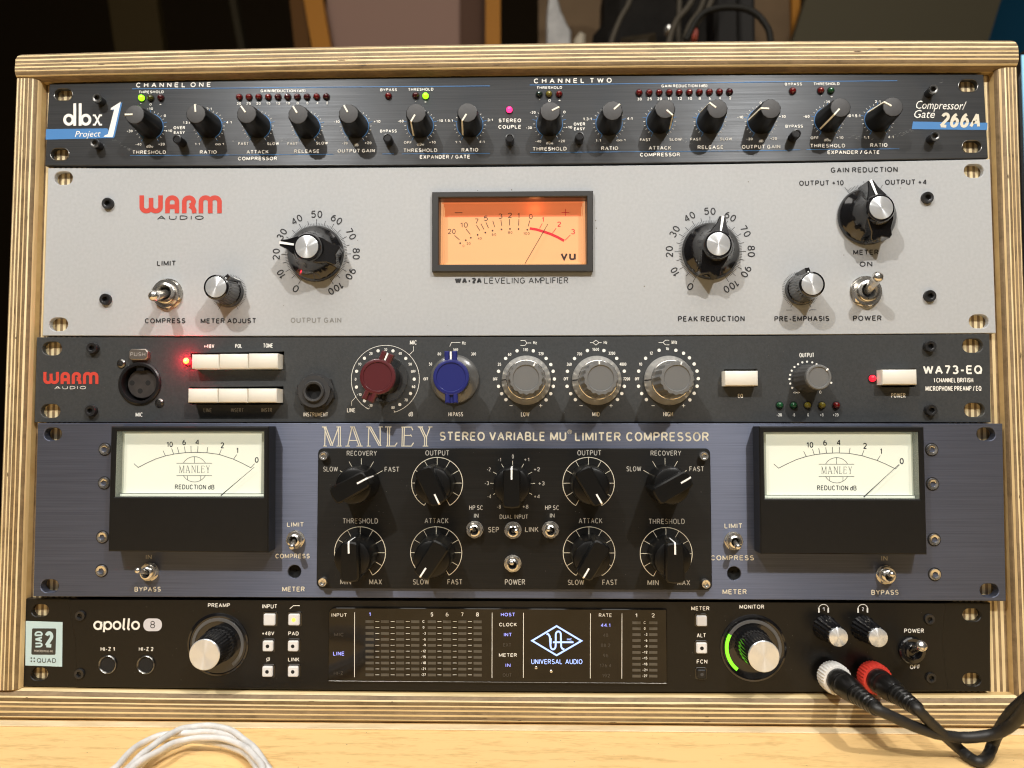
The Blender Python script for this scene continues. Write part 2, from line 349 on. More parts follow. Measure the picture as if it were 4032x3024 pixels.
# ------------------------------------------------------------------ even-stroked sans lettering, drawn as pen strokes
def _e(cx, cy, rx, ry, a0, a1, n=8): return [(cx + rx * cos(radians(a0 + (a1 - a0) * i / n)), cy + ry * sin(radians(a0 + (a1 - a0) * i / n))) for i in range(n + 1)]
SF = {
 'A': (.66, [[(0, 0), (.33, 1), (.66, 0)], [(.12, .34), (.54, .34)]]),
 'B': (.58, [[(0, 0), (0, 1), (.32, 1)] + _e(.32, .765, .22, .235, 80, -80, 6) + [(.32, .53), (0, .53)], [(.34, .53)] + _e(.34, .265, .24, .265, 80, -80, 6) + [(.34, 0), (0, 0)]]),
 'C': (.62, [_e(.32, .5, .32, .5, 42, 318, 14)]), 'D': (.60, [[(0, 0), (0, 1), (.25, 1)] + _e(.25, .5, .35, .5, 80, -80, 8) + [(.25, 0), (0, 0)]]),
 'E': (.50, [[(.5, 1), (0, 1), (0, 0), (.5, 0)], [(0, .52), (.45, .52)]]), 'F': (.48, [[(.48, 1), (0, 1), (0, 0)], [(0, .5), (.42, .5)]]),
 'G': (.66, [_e(.33, .5, .33, .5, 45, 330, 14) + [(.64, .45), (.36, .45)]]), 'H': (.58, [[(0, 0), (0, 1)], [(.58, 0), (.58, 1)], [(0, .52), (.58, .52)]]),
 'I': (.0, [[(0, 0), (0, 1)]]), 'J': (.42, [[(.42, 1), (.42, .25)] + _e(.21, .25, .21, .25, -10, -180, 6)]), 'K': (.58, [[(0, 0), (0, 1)], [(.54, 1), (0, .38)], [(.18, .6), (.58, 0)]]),
 'L': (.46, [[(0, 1), (0, 0), (.46, 0)]]), 'M': (.72, [[(0, 0), (0, 1), (.36, .1), (.72, 1), (.72, 0)]]), 'N': (.58, [[(0, 0), (0, 1), (.58, 0), (.58, 1)]]),
 'O': (.68, [_e(.34, .5, .34, .5, 90, 450, 18)]), 'P': (.54, [[(0, 0), (0, 1), (.3, 1)] + _e(.3, .74, .24, .26, 80, -80, 6) + [(.3, .48), (0, .48)]]),
 'Q': (.68, [_e(.34, .5, .34, .5, 90, 450, 18), [(.42, .25), (.68, -.04)]]), 'R': (.58, [[(0, 0), (0, 1), (.32, 1)] + _e(.32, .755, .23, .245, 80, -80, 6) + [(.32, .51), (0, .51)], [(.3, .5), (.56, 0)]]),
 'S': (.54, [_e(.28, .75, .25, .25, 30, 260, 8) + _e(.27, .255, .27, .255, 80, -150, 8)]), 'T': (.56, [[(0, 1), (.56, 1)], [(.28, .98), (.28, 0)]]),
 'U': (.58, [[(0, 1), (0, .3)] + _e(.29, .3, .29, .3, 190, 350, 8) + [(.58, .3), (.58, 1)]]), 'V': (.62, [[(0, 1), (.31, 0), (.62, 1)]]), 'W': (.92, [[(0, 1), (.23, 0), (.46, .95), (.69, 0), (.92, 1)]]),
 'X': (.58, [[(0, 0), (.58, 1)], [(0, 1), (.58, 0)]]), 'Y': (.60, [[(0, 1), (.3, .45), (.6, 1)], [(.3, .45), (.3, 0)]]), 'Z': (.54, [[(0, 1), (.54, 1), (0, 0), (.54, 0)]]),
 '0': (.50, [_e(.25, .5, .25, .5, 90, 450, 16)]), '1': (.26, [[(0, .76), (.13, .82), (.24, 1), (.24, 0)]]), '2': (.50, [_e(.25, .73, .25, .27, 165, -30, 8) + [(.02, .02), (.5, 0)]]),
 '3': (.50, [_e(.24, .75, .23, .25, 150, -75, 8), _e(.24, .27, .26, .27, 85, -150, 9)]), '4': (.54, [[(.42, 0), (.42, 1), (0, .27), (.54, .27)]]),
 '5': (.50, [[(.46, 1), (.09, 1), (.03, .52)] + _e(.24, .33, .26, .33, 120, -145, 9)]), '6': (.50, [_e(.26, .31, .25, .31, 0, 360, 12), _e(.42, .42, .41, .57, 180, 105, 5)]),
 '7': (.48, [[(0, 1), (.48, 1), (.16, 0)]]), '8': (.50, [_e(.25, .76, .21, .24, -90, 270, 10), _e(.25, .265, .25, .265, 90, 450, 12)]), '9': (.50, [_e(.24, .69, .25, .31, 0, 360, 12), _e(.08, .58, .41, .57, 0, -75, 5)]),
 '+': (.46, [[(0, .45), (.46, .45)], [(.23, .14), (.23, .76)]]), '-': (.30, [[(0, .4), (.3, .4)]]), '/': (.36, [[(0, -.05), (.36, 1.05)]]), '.': (.0, [[(0, 0), (0, .06)]]), ':': (.0, [[(0, .08), (0, .16)], [(0, .55), (0, .63)]]),
 '(': (.16, [_e(.5, .5, .5, .75, 130, 230, 6)]), ')': (.16, [_e(-.34, .5, .5, .75, 50, -50, 6)]),
 'd': (.46, [_e(.23, .33, .23, .33, 0, 360, 12), [(.46, 0), (.46, 1)]]), 'u': (.42, [[(0, .66), (0, .2)] + _e(.21, .21, .21, .21, 190, 350, 6) + [(.42, .2), (.42, .66)]]), 'z': (.42, [[(0, .66), (.42, .66), (0, 0), (.42, 0)]]),
 'k': (.42, [[(0, 0), (0, 1)], [(.4, .66), (0, .26)], [(.14, .4), (.42, 0)]]), 'o': (.50, [_e(.25, .35, .27, .31, 0, 360, 12)])}
def stroke_text(pr, txt, a, b, h, sw, ital=False, mt=None, dz=0):
    d = Vector(b) - Vector(a); L = d.length; u = d / L; n = Vector((-u[1], u[0])); w = sw * h; gap = .17 + sw * .95; x = 0; items = []
    for i, ch in enumerate(txt):
        if ch == ' ': x += .30; continue
        g = SF[ch]; items.append((x, g[1])); x += g[0] + (gap if ch != 'o' else .05)
    tot = x - gap; lone = tot < .02
    kx = 0 if lone else (L - w) / tot; ws = w if kx == 0 else min(w, w * (.62 + .38 * kx / h))
    base = L / 2 if lone else w / 2; k = 0
    for x0, sts in items:
        for st in sts:
            P_ = []
            for (px, py) in st:
                yy = w / 2 + py * (h - w); xx = base + (x0 + px) * kx + (yy * .22 if ital else 0); P_.append(Vector(a) + u * xx + n * yy)
            run = [P_[0]]          # sharp corners are butted, not mitred
            for i in range(1, len(P_)):
                run.append(P_[i])
                if i == len(P_) - 1 or (P_[i] - P_[i - 1]).angle(P_[i + 1] - P_[i], 0) > 1.2:
                    if len(run) > 1: pr.line(run, ws, mt, dz=dz + .003 * (k % 4)); k += 1
                    run = [P_[i]]
def captions(pr, data, mt, name='caption', bold=.022):
    """region|text|x0 y0 x1 y1 h|flags -> one printed caption each"""
    for ln in data.strip().splitlines():
        r, txt, nums, *fl = ln.strip().split('|'); q = [float(v) for v in nums.split()]; f = fl[0] if fl else ''
        bb = .03 if 'b' in f else (.0 if 't' in f else bold)
        m = {'g': M_greyprint, 'c': M_cream, 'k': M_black, 'y': M_glareprint}.get(f.replace('b', '').replace('i', '').replace('t', '')[:1], mt)
        pr.T(r, txt, *q, bold=bb, ital='i' in f, mt=m); pr.flush(name)

# ------------------------------------------------------------------ desk and plywood case
DESK_Y = -169.7
def wood_mat(name, c1, c2, sc, rough=.45, rot=(0, 0, 0), fine=1.0, bump=.15):
    m = bpy.data.materials.new(name); MATS[name] = m; m.use_nodes = True; nt = m.node_tree; b = nt.nodes['Principled BSDF']
    b.inputs['Roughness'].default_value = rough
    tc = nt.nodes.new('ShaderNodeTexCoord'); mp = nt.nodes.new('ShaderNodeMapping'); mp.inputs['Scale'].default_value = sc; mp.inputs['Rotation'].default_value = rot
    n = nt.nodes.new('ShaderNodeTexNoise'); n.inputs['Scale'].default_value = 1; n.inputs['Detail'].default_value = 6; n.inputs['Distortion'].default_value = .6
    n2 = nt.nodes.new('ShaderNodeTexNoise'); n2.inputs['Scale'].default_value = 6; n2.inputs['Detail'].default_value = 5
    mm = nt.nodes.new('ShaderNodeMath'); mm.operation = 'MULTIPLY_ADD'; mm.inputs[1].default_value = .45 * fine
    cr = nt.nodes.new('ShaderNodeValToRGB'); cr.color_ramp.elements[0].position = .42; cr.color_ramp.elements[0].color = (*c1, 1)
    cr.color_ramp.elements[1].position = .86; cr.color_ramp.elements[1].color = (*c2, 1)
    L = nt.links.new; L(tc.outputs['Object'], mp.inputs[0]); L(mp.outputs[0], n.inputs[0]); L(mp.outputs[0], n2.inputs[0])
    L(n2.outputs[0], mm.inputs[0]); L(n.outputs[0], mm.inputs[2]); L(mm.outputs[0], cr.inputs[0]); L(cr.outputs[0], b.inputs['Base Color'])
    bp = nt.nodes.new('ShaderNodeBump'); bp.inputs['Strength'].default_value = bump; bp.inputs['Distance'].default_value = .0003
    L(n2.outputs[0], bp.inputs['Height']); L(bp.outputs[0], b.inputs['Normal']); return m
W_light = wood_mat('pale_birch_ply', (.62, .47, .23), (.90, .74, .44), (14, 90, 90))
W_light2 = wood_mat('honey_birch_ply', (.58, .41, .18), (.80, .62, .33), (14, 90, 90))
W_brown = wood_mat('brown_end_grain_ply', (.14, .094, .046), (.285, .20, .11), (60, 120, 120), .6)
W_brown2 = wood_mat('dark_end_grain_ply', (.105, .065, .026), (.22, .15, .07), (60, 120, 120), .6)
W_glue = wood_mat('dark_glue_line', (.07, .043, .02), (.12, .075, .035), (60, 120, 120), .6)
W_lightv = wood_mat('pale_birch_ply_upright', (.60, .455, .23), (.87, .72, .43), (90, 90, 14))
W_light2v = wood_mat('honey_birch_ply_upright', (.56, .39, .18), (.76, .58, .31), (90, 90, 14))
W_face = wood_mat('birch_face_veneer', (.50, .33, .14), (.62, .45, .21), (6, 40, 60))
W_desk = wood_mat('birch_desk_veneer', (.52, .30, .095), (.92, .62, .27), (34, 200, 200), .38, (0, 0, .12), 1.6, .15)
W_edge = wood_mat('pale_desk_edging', (.60, .45, .26), (.82, .68, .44), (20, 60, 90), .5)

mb = MB(); mb.box(-620, DESK_Y - 22, 620, DESK_Y, -420, 345, W_desk, 1)
desk = mb.obj('desk', None, (0, DESK_Y, 0)); tag(desk, 'honey coloured birch desk top under the wooden rack', 'desk')
mb = MB(); mb.box(-430, DESK_Y, 430, DESK_Y + .7, 5.8, 11.5, W_edge, .2); mb.obj('edge_strip', desk, (0, DESK_Y, 8))

case = thing('rack_case', (0, DESK_Y, 0), 'striped plywood rack case with rounded corners holding five audio units', 'rack case')
def nz1(seed, L):
    rr = random.Random(seed); ks = [(rr.uniform(.4, 1) / (k ** .8), rr.uniform(0, 6.28), k * rr.uniform(.7, 1.4)) for k in range(1, 22)]
    return lambda u: sum(a * sin(p + f * u * 2 * pi) for a, p, f in ks) * .25
def board(name, outer, inner, nply, zf, r_out, r_in, mats, zback_out=-300, zback_in=-4, nu=90, seed=1, endr=0.0, first=0):
    """laminated board seen on its edge: every ply is its own strip of geometry with wandering glue lines"""
    mb = MB(); wob = [nz1(seed * 100 + k, 1) for k in range(nply + 1)]
    rows = []   # (base v, wobble index or None, ply)
    rrg = random.Random(seed); seq = []
    cuts = [0]
    for k in range(nply): cuts.append(cuts[-1] + rrg.uniform(.82, 1.2) * (1.2 if (k + first) % 2 == 0 else .85))
    cuts = [c_ / cuts[-1] for c_ in cuts]
    for k in range(nply):
        a, b = cuts[k], cuts[k + 1]; g = .09 / nply
        m = mats[0][rrg.randrange(len(mats[0]))] if (k + first) % 2 == 0 else mats[1][rrg.randrange(len(mats[1]))]
        seq.append((a, a + g, W_glue, k, k)); seq.append((a + g, (a + b) / 2, m, k, None)); seq.append(((a + b) / 2, b, m, None, k + 1))
    o3 = quad3(*outer, nu); i3 = quad3(*inner, nu)
    Lv = (Vector(o3[nu // 2]) - Vector(i3[nu // 2])).length
    def pt(iu, v, wk):
        u = iu / nu
        vv = v + (wob[wk](u) * (.26 / nply) if wk not in (None, 0, nply) else 0)
        p = Vector(o3[iu]).lerp(Vector(i3[iu]), vv); d_o = vv * Lv; d_i = (1 - vv) * Lv; z = zf
        if d_o < r_out: z -= r_out - math.sqrt(max(0, r_out ** 2 - (r_out - d_o) ** 2))
        if d_i < r_in: z -= r_in - math.sqrt(max(0, r_in ** 2 - (r_in - d_i) ** 2))
        if endr and d_o < endr:
            cut = endr - math.sqrt(max(0, endr ** 2 - (endr - d_o) ** 2)); uu = (u - .5) * 2
            if abs(uu) > .9: p[0] -= math.copysign(cut * (abs(uu) - .9) / .1, uu)
        z += .05 * sin(vv * nply * 9.1 + wob[min(int(vv * nply), nply)](u) * 3)
        return (p[0], p[1], z)
    for (a, b, m, wa, wb) in seq:
        wa2 = wa if wa is not None else (wb if wb is not None else None)
        top = [pt(i, a, wa) for i in range(nu + 1)]; bot = [pt(i, b, wa if (b - a) * nply < .2 else wb) for i in range(nu + 1)]
        mb.add(top + bot, [(i, i + nu + 1, i + nu + 2, i + 1) for i in range(nu)], m)
    for v, zb in ((0, zback_out), (1, zback_in)):
        e = [pt(i, v, None) for i in range(nu + 1)]; g = [(p[0], p[1], zb) for p in e]
        mb.add(e + g, [(i, i + 1, i + nu + 2, i + nu + 1) for i in range(nu)], W_face)
    for i in (0, nu):
        e = [pt(i, v / 10, None) for v in range(11)]; g = [(p[0], p[1], zback_out) for p in e]
        mb.add(e + g, [(k, k + 1, k + 12, k + 11) for k in range(10)], W_face)
    c = Vector(o3[nu // 2]); o = mb.obj(name, case, (c[0], c[1], 0), 40)
    vo = MB()          # small voids and dents in the core plies
    for k in range(16):
        iu = rrg.randrange(3, nu - 4); v = rrg.uniform(.12, .80); a = pt(iu, v, None); b = pt(iu + 1, v, None); L_ = rrg.uniform(.15, .55); h_ = rrg.uniform(.10, .30)
        d = Vector((b[0] - a[0], b[1] - a[1])); d_ = d.normalized(); n_ = Vector((-d_[1], d_[0])); A = Vector(a[:2])
        vo.add([(*(A + d_ * (x * 4.2 * L_) + n_ * (y * h_)), a[2] + .05) for x, y in ((-1, 0), (-.5, -.8), (.3, -1), (1, 0), (.4, .9), (-.4, .7))], [(0, 1, 2, 3, 4, 5)], W_glue)
    q = vo.obj('ply_voids', o, (c[0], c[1], 0), 0); q['kind'] = 'stuff'; return o
HM = ([W_brown, W_brown, W_brown2], [W_light, W_light, W_light2]); VM = ([W_brown, W_brown2], [W_lightv, W_lightv, W_light2v])
board('top_board', ((-254.3, 168.2), (0, 170.9), (255.9, 169.5)), ((-254.6, 155.2), (0, 156.5), (256.1, 155.4)), 13, 5, 1.6, 5, HM, seed=3, endr=4.5, first=0)
board('bottom_board', ((-255.4, -169.6), (0, -169.6), (255.6, -169.6)), ((-255.5, -154.9), (0, -156.0), (255.8, -154.6)), 12, 5, 3.2, 4, HM, seed=5, first=0)
board('side_board', ((-254.4, 155.3), (-255.2, 0), (-255.6, -154.8)), ((-243.2, 155.3), (-243.4, 0), (-243.6, -154.8)), 12, 4.8, 1.8, 4.6, VM, seed=8)
board('side_board', ((256.0, 155.3), (255.6, 0), (255.8, -154.8)), ((246.2, 155.3), (246.3, 0), (246.4, -154.8)), 11, 4.8, 1.8, 4.4, VM, seed=11)
for sx in (-1, 1):       # upright plywood rails the ears screw to
    mb = MB(); x0 = 246.4 if sx > 0 else 243.7; k = 0; x = x0; rr = random.Random(sx + 5)
    while x > 220:
        w = 1.5 if k % 2 else 1.35; m = (W_lightv if k % 2 else W_brown)
        mb.box(min(sx * x, sx * (x - w)), -155, max(sx * x, sx * (x - w)), 155, -26, -3.4 + rr.uniform(-.08, .08), m); x -= w; k += 1
    mb.obj('rack_rail', case, (sx * 232, 0, -14), 0)
mb = MB(); mb.box(-246, -156, 246, 156, -300, -296, W_face); mb.obj('back_panel', case, (0, 0, -298), 0)

# ------------------------------------------------------------------ shared hardware
def loft(mb, rings, mt, cap=True):
    n = len(rings[0]); vs = [p for r in rings for p in r]; fs = []
    for j in range(len(rings) - 1):
        for i in range(n): k = (i + 1) % n; fs.append((j * n + i, j * n + k, (j + 1) * n + k, (j + 1) * n + i))
    if cap: fs.append([(len(rings) - 1) * n + i for i in range(n)])
    mb.add(vs, fs, mt)
def ring(r, z, n=24, hexa=False, a0=0):
    out = []
    for i in range(n):
        a = 2 * pi * i / n; q = r
        if hexa: q = r * cos(pi / 6) / cos((a + pi / 6) % (pi / 3) - pi / 6)
        out.append((q * cos(a + a0), q * sin(a + a0), z))
    return out
def bolt(unit, pos, r, h, mt, key, ang=0):
    def b(mb):
        if h > 3.5: loft(mb, [ring(r * .97, 0), ring(r * .97, h - 1)], M_bplas, False); loft(mb, [ring(r, h - 1), ring(r, h - .35), ring(r * .93, h), ring(r * .60, h), ring(r * .55, h - .1, hexa=True), ring(r * .55, h - r * .7, hexa=True)], mt); return
        loft(mb, [ring(r, 0), ring(r, h - .35), ring(r * .93, h), ring(r * .56, h), ring(r * .52, h - .1, hexa=True), ring(r * .50, h - r * .6, hexa=True)], mt)
    return inst('bolt', key, b, unit, pos, ang or random.uniform(0, 60))
def led(unit, px, r, mt, z=0, dome=1.25):
    def b(mb):
        mb.lathe([(r * 1.0, 0), (r * 1.0, .5)] + [(r * cos(t * pi / 12), .5 + r * dome * .8 * sin(t * pi / 12)) for t in range(1, 6)], mt, 18)
        mb.lathe([(r * 1.22, 0), (r * 1.22, .25), (r * 1.02, .25)], M_dark, 18, cap1=False)
    c = at(*px, z + .8); return inst('indicator_light', ('led', r, mt.name, dome), b, unit, (c[0], c[1], z))
def push_round(unit, r_, x, y, rad, h):
    c = rp(r_, x, y, h)
    def b(mb):
        mb.lathe([(rad * 1.06, -2), (rad * 1.04, h - .5), (rad, h - .1), (rad * .78, h), (rad * .72, h - .35)], M_bplas, 24)
    return inst('push_button', ('pr', rad, h), b, unit, (c[0], c[1], 0))
def toggle(unit, r_, nx, ny, tx, ty, zt, R, rl, zb=0.0, nut=True):
    c = rp(r_, nx, ny, zb + 1.5); t = rp(r_, tx, ty, zt)
    def b(mb):
        if nut:
            mb.lathe([(R * 1.02, 0), (R * 1.02, .5), (R * .7, .5)], M_steel, 28, cap1=False)
            loft(mb, [ring(R, .5, 36, True), ring(R, 2.0, 36, True), ring(R * .9, 2.5, 36), ring(R * .66, 2.5, 36)], M_steel, False)
        z = 2.5
        mb.lathe([(R * .66, 0)] + [(R * (.66 if k % 2 else .61), .6 + z * .9 + k * .22) for k in range(8)] + [(R * .56, z + 2.2), (R * .5, z + 2.3), (R * .42, z + 1.2), (R * .40, z - .8)], M_steel, 28)
        mb.lathe([(R * .41, z - .6), (.01, z - .6)], M_dark, 20, cap1=False)
    o = inst('toggle_switch', ('tg', R, nut), b, unit, (c[0], c[1], zb), 12 if R > 5 else random.uniform(0, 50))
    me = MB(); p0 = Vector((c[0], c[1], zb + 2.2)); p1 = Vector((t[0], t[1], zt)); d = (p1 - p0)
    f = [.0, .3, .62, .8, .86, .91, .96, 1.0, 1.03, 1.05]; q = [rl * .78, rl * .82, rl * .90, rl * .98, rl * 1.05, rl * 1.05, rl * .98, rl * .76, rl * .45, .02]
    me.tube([p0 + d * k for k in f], q, M_steel, 16); me.obj('lever', o, p0, 60); return o

# ------------------------------------------------------------------ unit 1: thin charcoal compressor
def slots(lst, w=9.4, h=6.6): return [stadium(rp(r, x, y, 0), w, h) for r, x, y in lst]
def outline(tl, tm, tr, bl, bm, br, z=0.0):
    T_ = quad3(at(*tl, z), at(*tm, z), at(*tr, z)); B_ = quad3(at(*bl, z), at(*bm, z), at(*br, z)); return B_ + T_[::-1]
def rough_round(poly, r=1.0): return poly
u1 = thing('compressor_unit', (0, 133, 0), 'thin charcoal compressor with a blue stripe and fourteen tapered knobs, topmost in the rack', 'audio unit')
sl = slots([('A', 502, 548), ('A', 474, 1020), ('D', 1770, 478), ('D', 1798, 960)], 9.8, 6.4)
curve_plate(outline((194, 330), (2030, 301), (3873, 293), (176.5, 652), (2030, 647), (3891, 622)), sl, -3, 0, M_dbx, .25).obj('front_panel', u1, (0, 133, -1.5), 0)
for s_ in sl:     # worn bright rims round the ear slots
    cx = sum(p[0] for p in s_) / len(s_); cy = sum(p[1] for p in s_) / len(s_); mb = MB(); P_ = [(p[0], p[1], .02) for p in s_]
    mb.tube(P_ + [P_[0]], .13, M_dsteel, 5, False); mb.obj('slot_rim', u1, (cx, cy, 0))
def chassis(u, y0, y1):
    mb = MB(); mb.box(-217, y0, 217, y1, -210, -14, M_dark); mb.obj('chassis', u, (0, (y0 + y1) / 2, -100), 0)
chassis(u1, 113, 153)
for r, x, y in (('A', 763, 573), ('A', 745, 930), ('D', 1498, 505), ('D', 1512, 875)):
    c = rp(r, x, y, 5); bolt(u1, (c[0], c[1], 0), 2.35, 5, M_dsteel, 'bolt_dbx')
KH = 15.5
def dbx_knob(mb):
    fl = lambda a, z: (-.22 * (0.5 + .5 * cos(a * 12)) if z > 12 else -.08 * (0.5 + .5 * cos(a * 12)))
    mb.lathe([(6.6, .3), (6.55, 1.2), (5.9, 7), (5.15, 14.6), (4.95, 15.2), (4.6, 15.35)], M_mknob, 48, flute=fl)
def dbx_cap(mb): mb.lathe([(4.72, 15.2), (4.66, 15.5), (4.4, 15.58)], M_cap, 36, flute=lambda a, z: -.14 * (.5 + .5 * cos(a * 12)))
def dbx_ptr(mb):
    w = .42
    mb.prism([(.9, -w), (4.85, -w), (4.85, w), (.9, w)], 15.45, 15.78, M_ptr, .08)
    mb.add([(4.85, -w, 15.78), (5.08, -w, 15.3), (6.78, -w, 1.4), (6.78, w, 1.4), (5.08, w, 15.3), (4.85, w, 15.78), (4.4, -w, 15.3), (4.4, w, 15.3), (6.3, -w, 1.4), (6.3, w, 1.4)],
           [(0, 1, 4, 5), (1, 2, 3, 4), (0, 6, 8, 2, 1), (5, 4, 3, 9, 7)], M_ptr)
dk = [('A', 1065, 705, 181), ('A', 1550, 700, 96), ('A', 1952, 700, 126), ('B', 348, 705, 121), ('B', 748, 700, 118), ('B', 1282, 695, 240), ('B', 1690, 690, 238),
      ('C', 335, 680, 26), ('C', 828, 675, 42), ('C', 1245, 660, -42), ('C', 1660, 660, 142), ('C', 2082, 660, 176), ('D', 760, 650, 228), ('D', 1175, 645, 150)]
p1 = Pr(u1, .12, M_white)
for i, (r, x, y, a) in enumerate(dk):
    c = rp(r, x, y, KH); k = inst('knob', 'dbx_knob', dbx_knob, u1, (c[0], c[1], 0), a); sub('knob_cap', 'dbx_cap', dbx_cap, k); sub('pointer', 'dbx_ptr', dbx_ptr, k)
    p1.arc(c, 6.75, 240, -60, .32, M_blue, 40)
    n = 10 if i not in (0, 7) else 10
    p1.ticks(c, 7.35, 8.25, [240 - 15 * j for j in range(21)], .2, M_white)
    p1.ticks(c, 6.8, 8.9, [240, 180 - 15, 90, 15, -60], .22, M_blue, .01); p1.flush('dial_scale')
for r, x, y, m in [('A', 1118, 572, L_litg), ('A', 1190, 572, L_oli), ('A', 1270, 570, L_dred), ('B', 1063, 555, L_red), ('B', 1280, 552, L_dred), ('B', 1358, 555, L_litg),
                   ('B', 2022, 665, L_litp), ('C', 248, 540, L_dgrn), ('C', 325, 540, L_yel), ('C', 405, 540, L_red), ('D', 383, 515, L_red), ('D', 606, 512, L_red), ('D', 686, 512, L_grn)]:
    led(u1, rpx(r, x, y), 1.6, m)
for k in range(10):
    led(u1, rpx('A', 1892 + 76.6 * k, 565 - .4 * k), 1.55, L_dred if k in (4, 5, 6, 7, 9) else L_red); led(u1, rpx('C', 1040 + 79.6 * k, 530 - .8 * k), 1.55, L_red if k < 9 else L_dred)
for q in (('A', 1400, 898), ('B', 1055, 888), ('B', 2025, 890), ('C', 568, 875), ('D', 412, 855)): push_round(u1, *q, 2.2, 6)
# blue stripes
for r, pts, w in (('A', [(1045, 502), (2212, 493)], 5), ('B', [(0, 493), (1868, 479)], 5), ('C', [(172, 472), (2212, 446)], 5), ('D', [(0, 448), (1208, 438)], 5),
                  ('A', [(1030, 1030), (2212, 1024)], 4), ('B', [(0, 1024), (630, 1020)], 4), ('B', [(1015, 1018), (1108, 1017)], 4), ('B', [(1170, 1017), (1868, 1013)], 4),
                  ('C', [(175, 1007), (2212, 990)], 4), ('D', [(0, 992), (270, 989)], 4), ('D', [(350, 986), (440, 985)], 4), ('D', [(490, 983), (1225, 977)], 4)):
    p1.line([rp(r, *q, .12) for q in pts], w * .065, M_blue)
p1.flush('stripe')
p1.z = .11
p1.poly([rp('A', x, y) for x, y in ((362, 905), (366, 822), (850, 816), (905, 888), (900, 893), (840, 893))], M_blue); p1.flush('blue_band')
p1.poly([rp('D', x, y) for x, y in ((1322, 822), (1332, 762), (1922, 772), (1919, 829))], M_blue); p1.flush('blue_band')
p1.z = .16
# maker's mark, big slanted figure one
def strokes(pr, r, lst, w, mt, dz=0.0, rnd=False):
    z = pr.z + dz
    for pts in lst: pr.line([rp(r, *q, z) for q in pts], w, mt, rnd=rnd, dz=dz)
def arcpx(cx, cy, rx, ry, a0, a1, n=14): return [(cx + rx * cos(radians(a0 + (a1 - a0) * i / n)), cy - ry * sin(radians(a0 + (a1 - a0) * i / n))) for i in range(n + 1)]
s_ = .0635 * 1.0
strokes(p1, 'A', [arcpx(545, 747, 33, 36, 0, 360, 24), [(592, 617), (592, 795)], [(635, 617), (635, 795)], arcpx(679, 747, 33, 36, 0, 360, 24)], 24 * s_, M_white)
strokes(p1, 'A', [[(735, 712), (752, 712), (790, 786), (808, 786)], [(735, 786), (752, 786), (790, 712), (808, 712)]], 15 * s_, M_white)
p1.flush('maker_mark')
p1.poly([rp('A', x + 12, y + 4) for x, y in ((958, 606), (880, 655), (878, 670), (906, 666), (856, 862), (830, 873), (822, 884), (892, 886), (898, 875))], M_blue)
p1.mb.v = [(a, b, c) for a, b, c in p1.mb.v]; p1.flush('figure_shadow')
p1.z = .2; p1.poly([rp('A', x, y) for x, y in ((958, 606), (880, 655), (878, 670), (906, 666), (856, 862), (830, 873), (822, 884), (892, 886), (898, 875))], M_white); p1.flush('large_figure')
p1.z = .17
p1.T('A', 'Project', 593, 884, 797, 880, 50, .0, True); p1.flush('lettering')
p1.T('D', 'Compressor/', 1357, 660, 1757, 668, 66, .0, True); p1.flush('lettering')
p1.T('D', 'Gate', 1342, 732, 1505, 733, 64, .0, True); p1.flush('lettering')
p1.T('D', '266A', 1535, 810, 1862, 813, 125, .035, True, M_cream); p1.flush('lettering')
captions(p1, '''A|C H A N N E L|1077 492 1468 490 41|b
A|O N E|1508 489 1670 487 41|b
A|THRESHOLD|1098 539 1297 537 23|b
A|GAIN RED|2063 530 2212 529 23|b
C|C H A N N E L|205 460 606 456 41|b
C|T W O|648 456 822 454 41|b
B|GAIN REDUCTION (dB)|52 530 408 529 24|b
B|BYPASS|1000 522 1132 521 24|b
B|THRESHOLD|1220 519 1421 517 24|b
A|THRESHOLD|1048 1018 1314 1018 30|b
A|RATIO|1582 1017 1715 1017 30|b
A|ATTACK|1952 1016 2127 1015 30|b
A|COMPRESSOR|1884 1069 2194 1068 30|b
A|OVER|1374 823 1466 822 26|b
A|EASY|1376 861 1464 860 26|b
B|RELEASE|318 1011 518 1010 30|b
B|OUTPUT GAIN|662 1008 957 1006 30|b
B|BYPASS|998 849 1130 848 25|b
B|THRESHOLD|1183 1004 1451 1003 31|b
B|RATIO|1643 1001 1776 1000 31|b
B|EXPANDER / GATE|1313 1057 1711 1055 32|b
B|STEREO|1936 768 2115 767 31|b
B|COUPLE|1935 819 2115 818 31|b
C|THRESHOLD|227 504 429 503 23|b
C|GAIN REDUCTION (dB)|1215 492 1579 490 25|b
C|THRESHOLD|196 993 465 991 31|b
C|RATIO|738 988 873 987 31|b
C|ATTACK|1115 985 1293 984 31|b
C|COMPRESSOR|1046 1039 1363 1037 31|b
C|RELEASE|1502 980 1706 979 31|b
C|OUTPUT GAIN|1853 977 2157 975 31|b
C|OVER|521 794 612 793 26|b
C|EASY|523 832 610 831 26|b
D|BYPASS|318 477 454 476 24|b
D|THRESHOLD|546 475 752 473 24|b
D|BYPASS|323 811 461 810 25|b
D|THRESHOLD|519 968 796 967 31|b
D|RATIO|995 963 1131 962 31|b
D|EXPANDER / GATE|656 1020 1069 1018 31|b''', M_white)
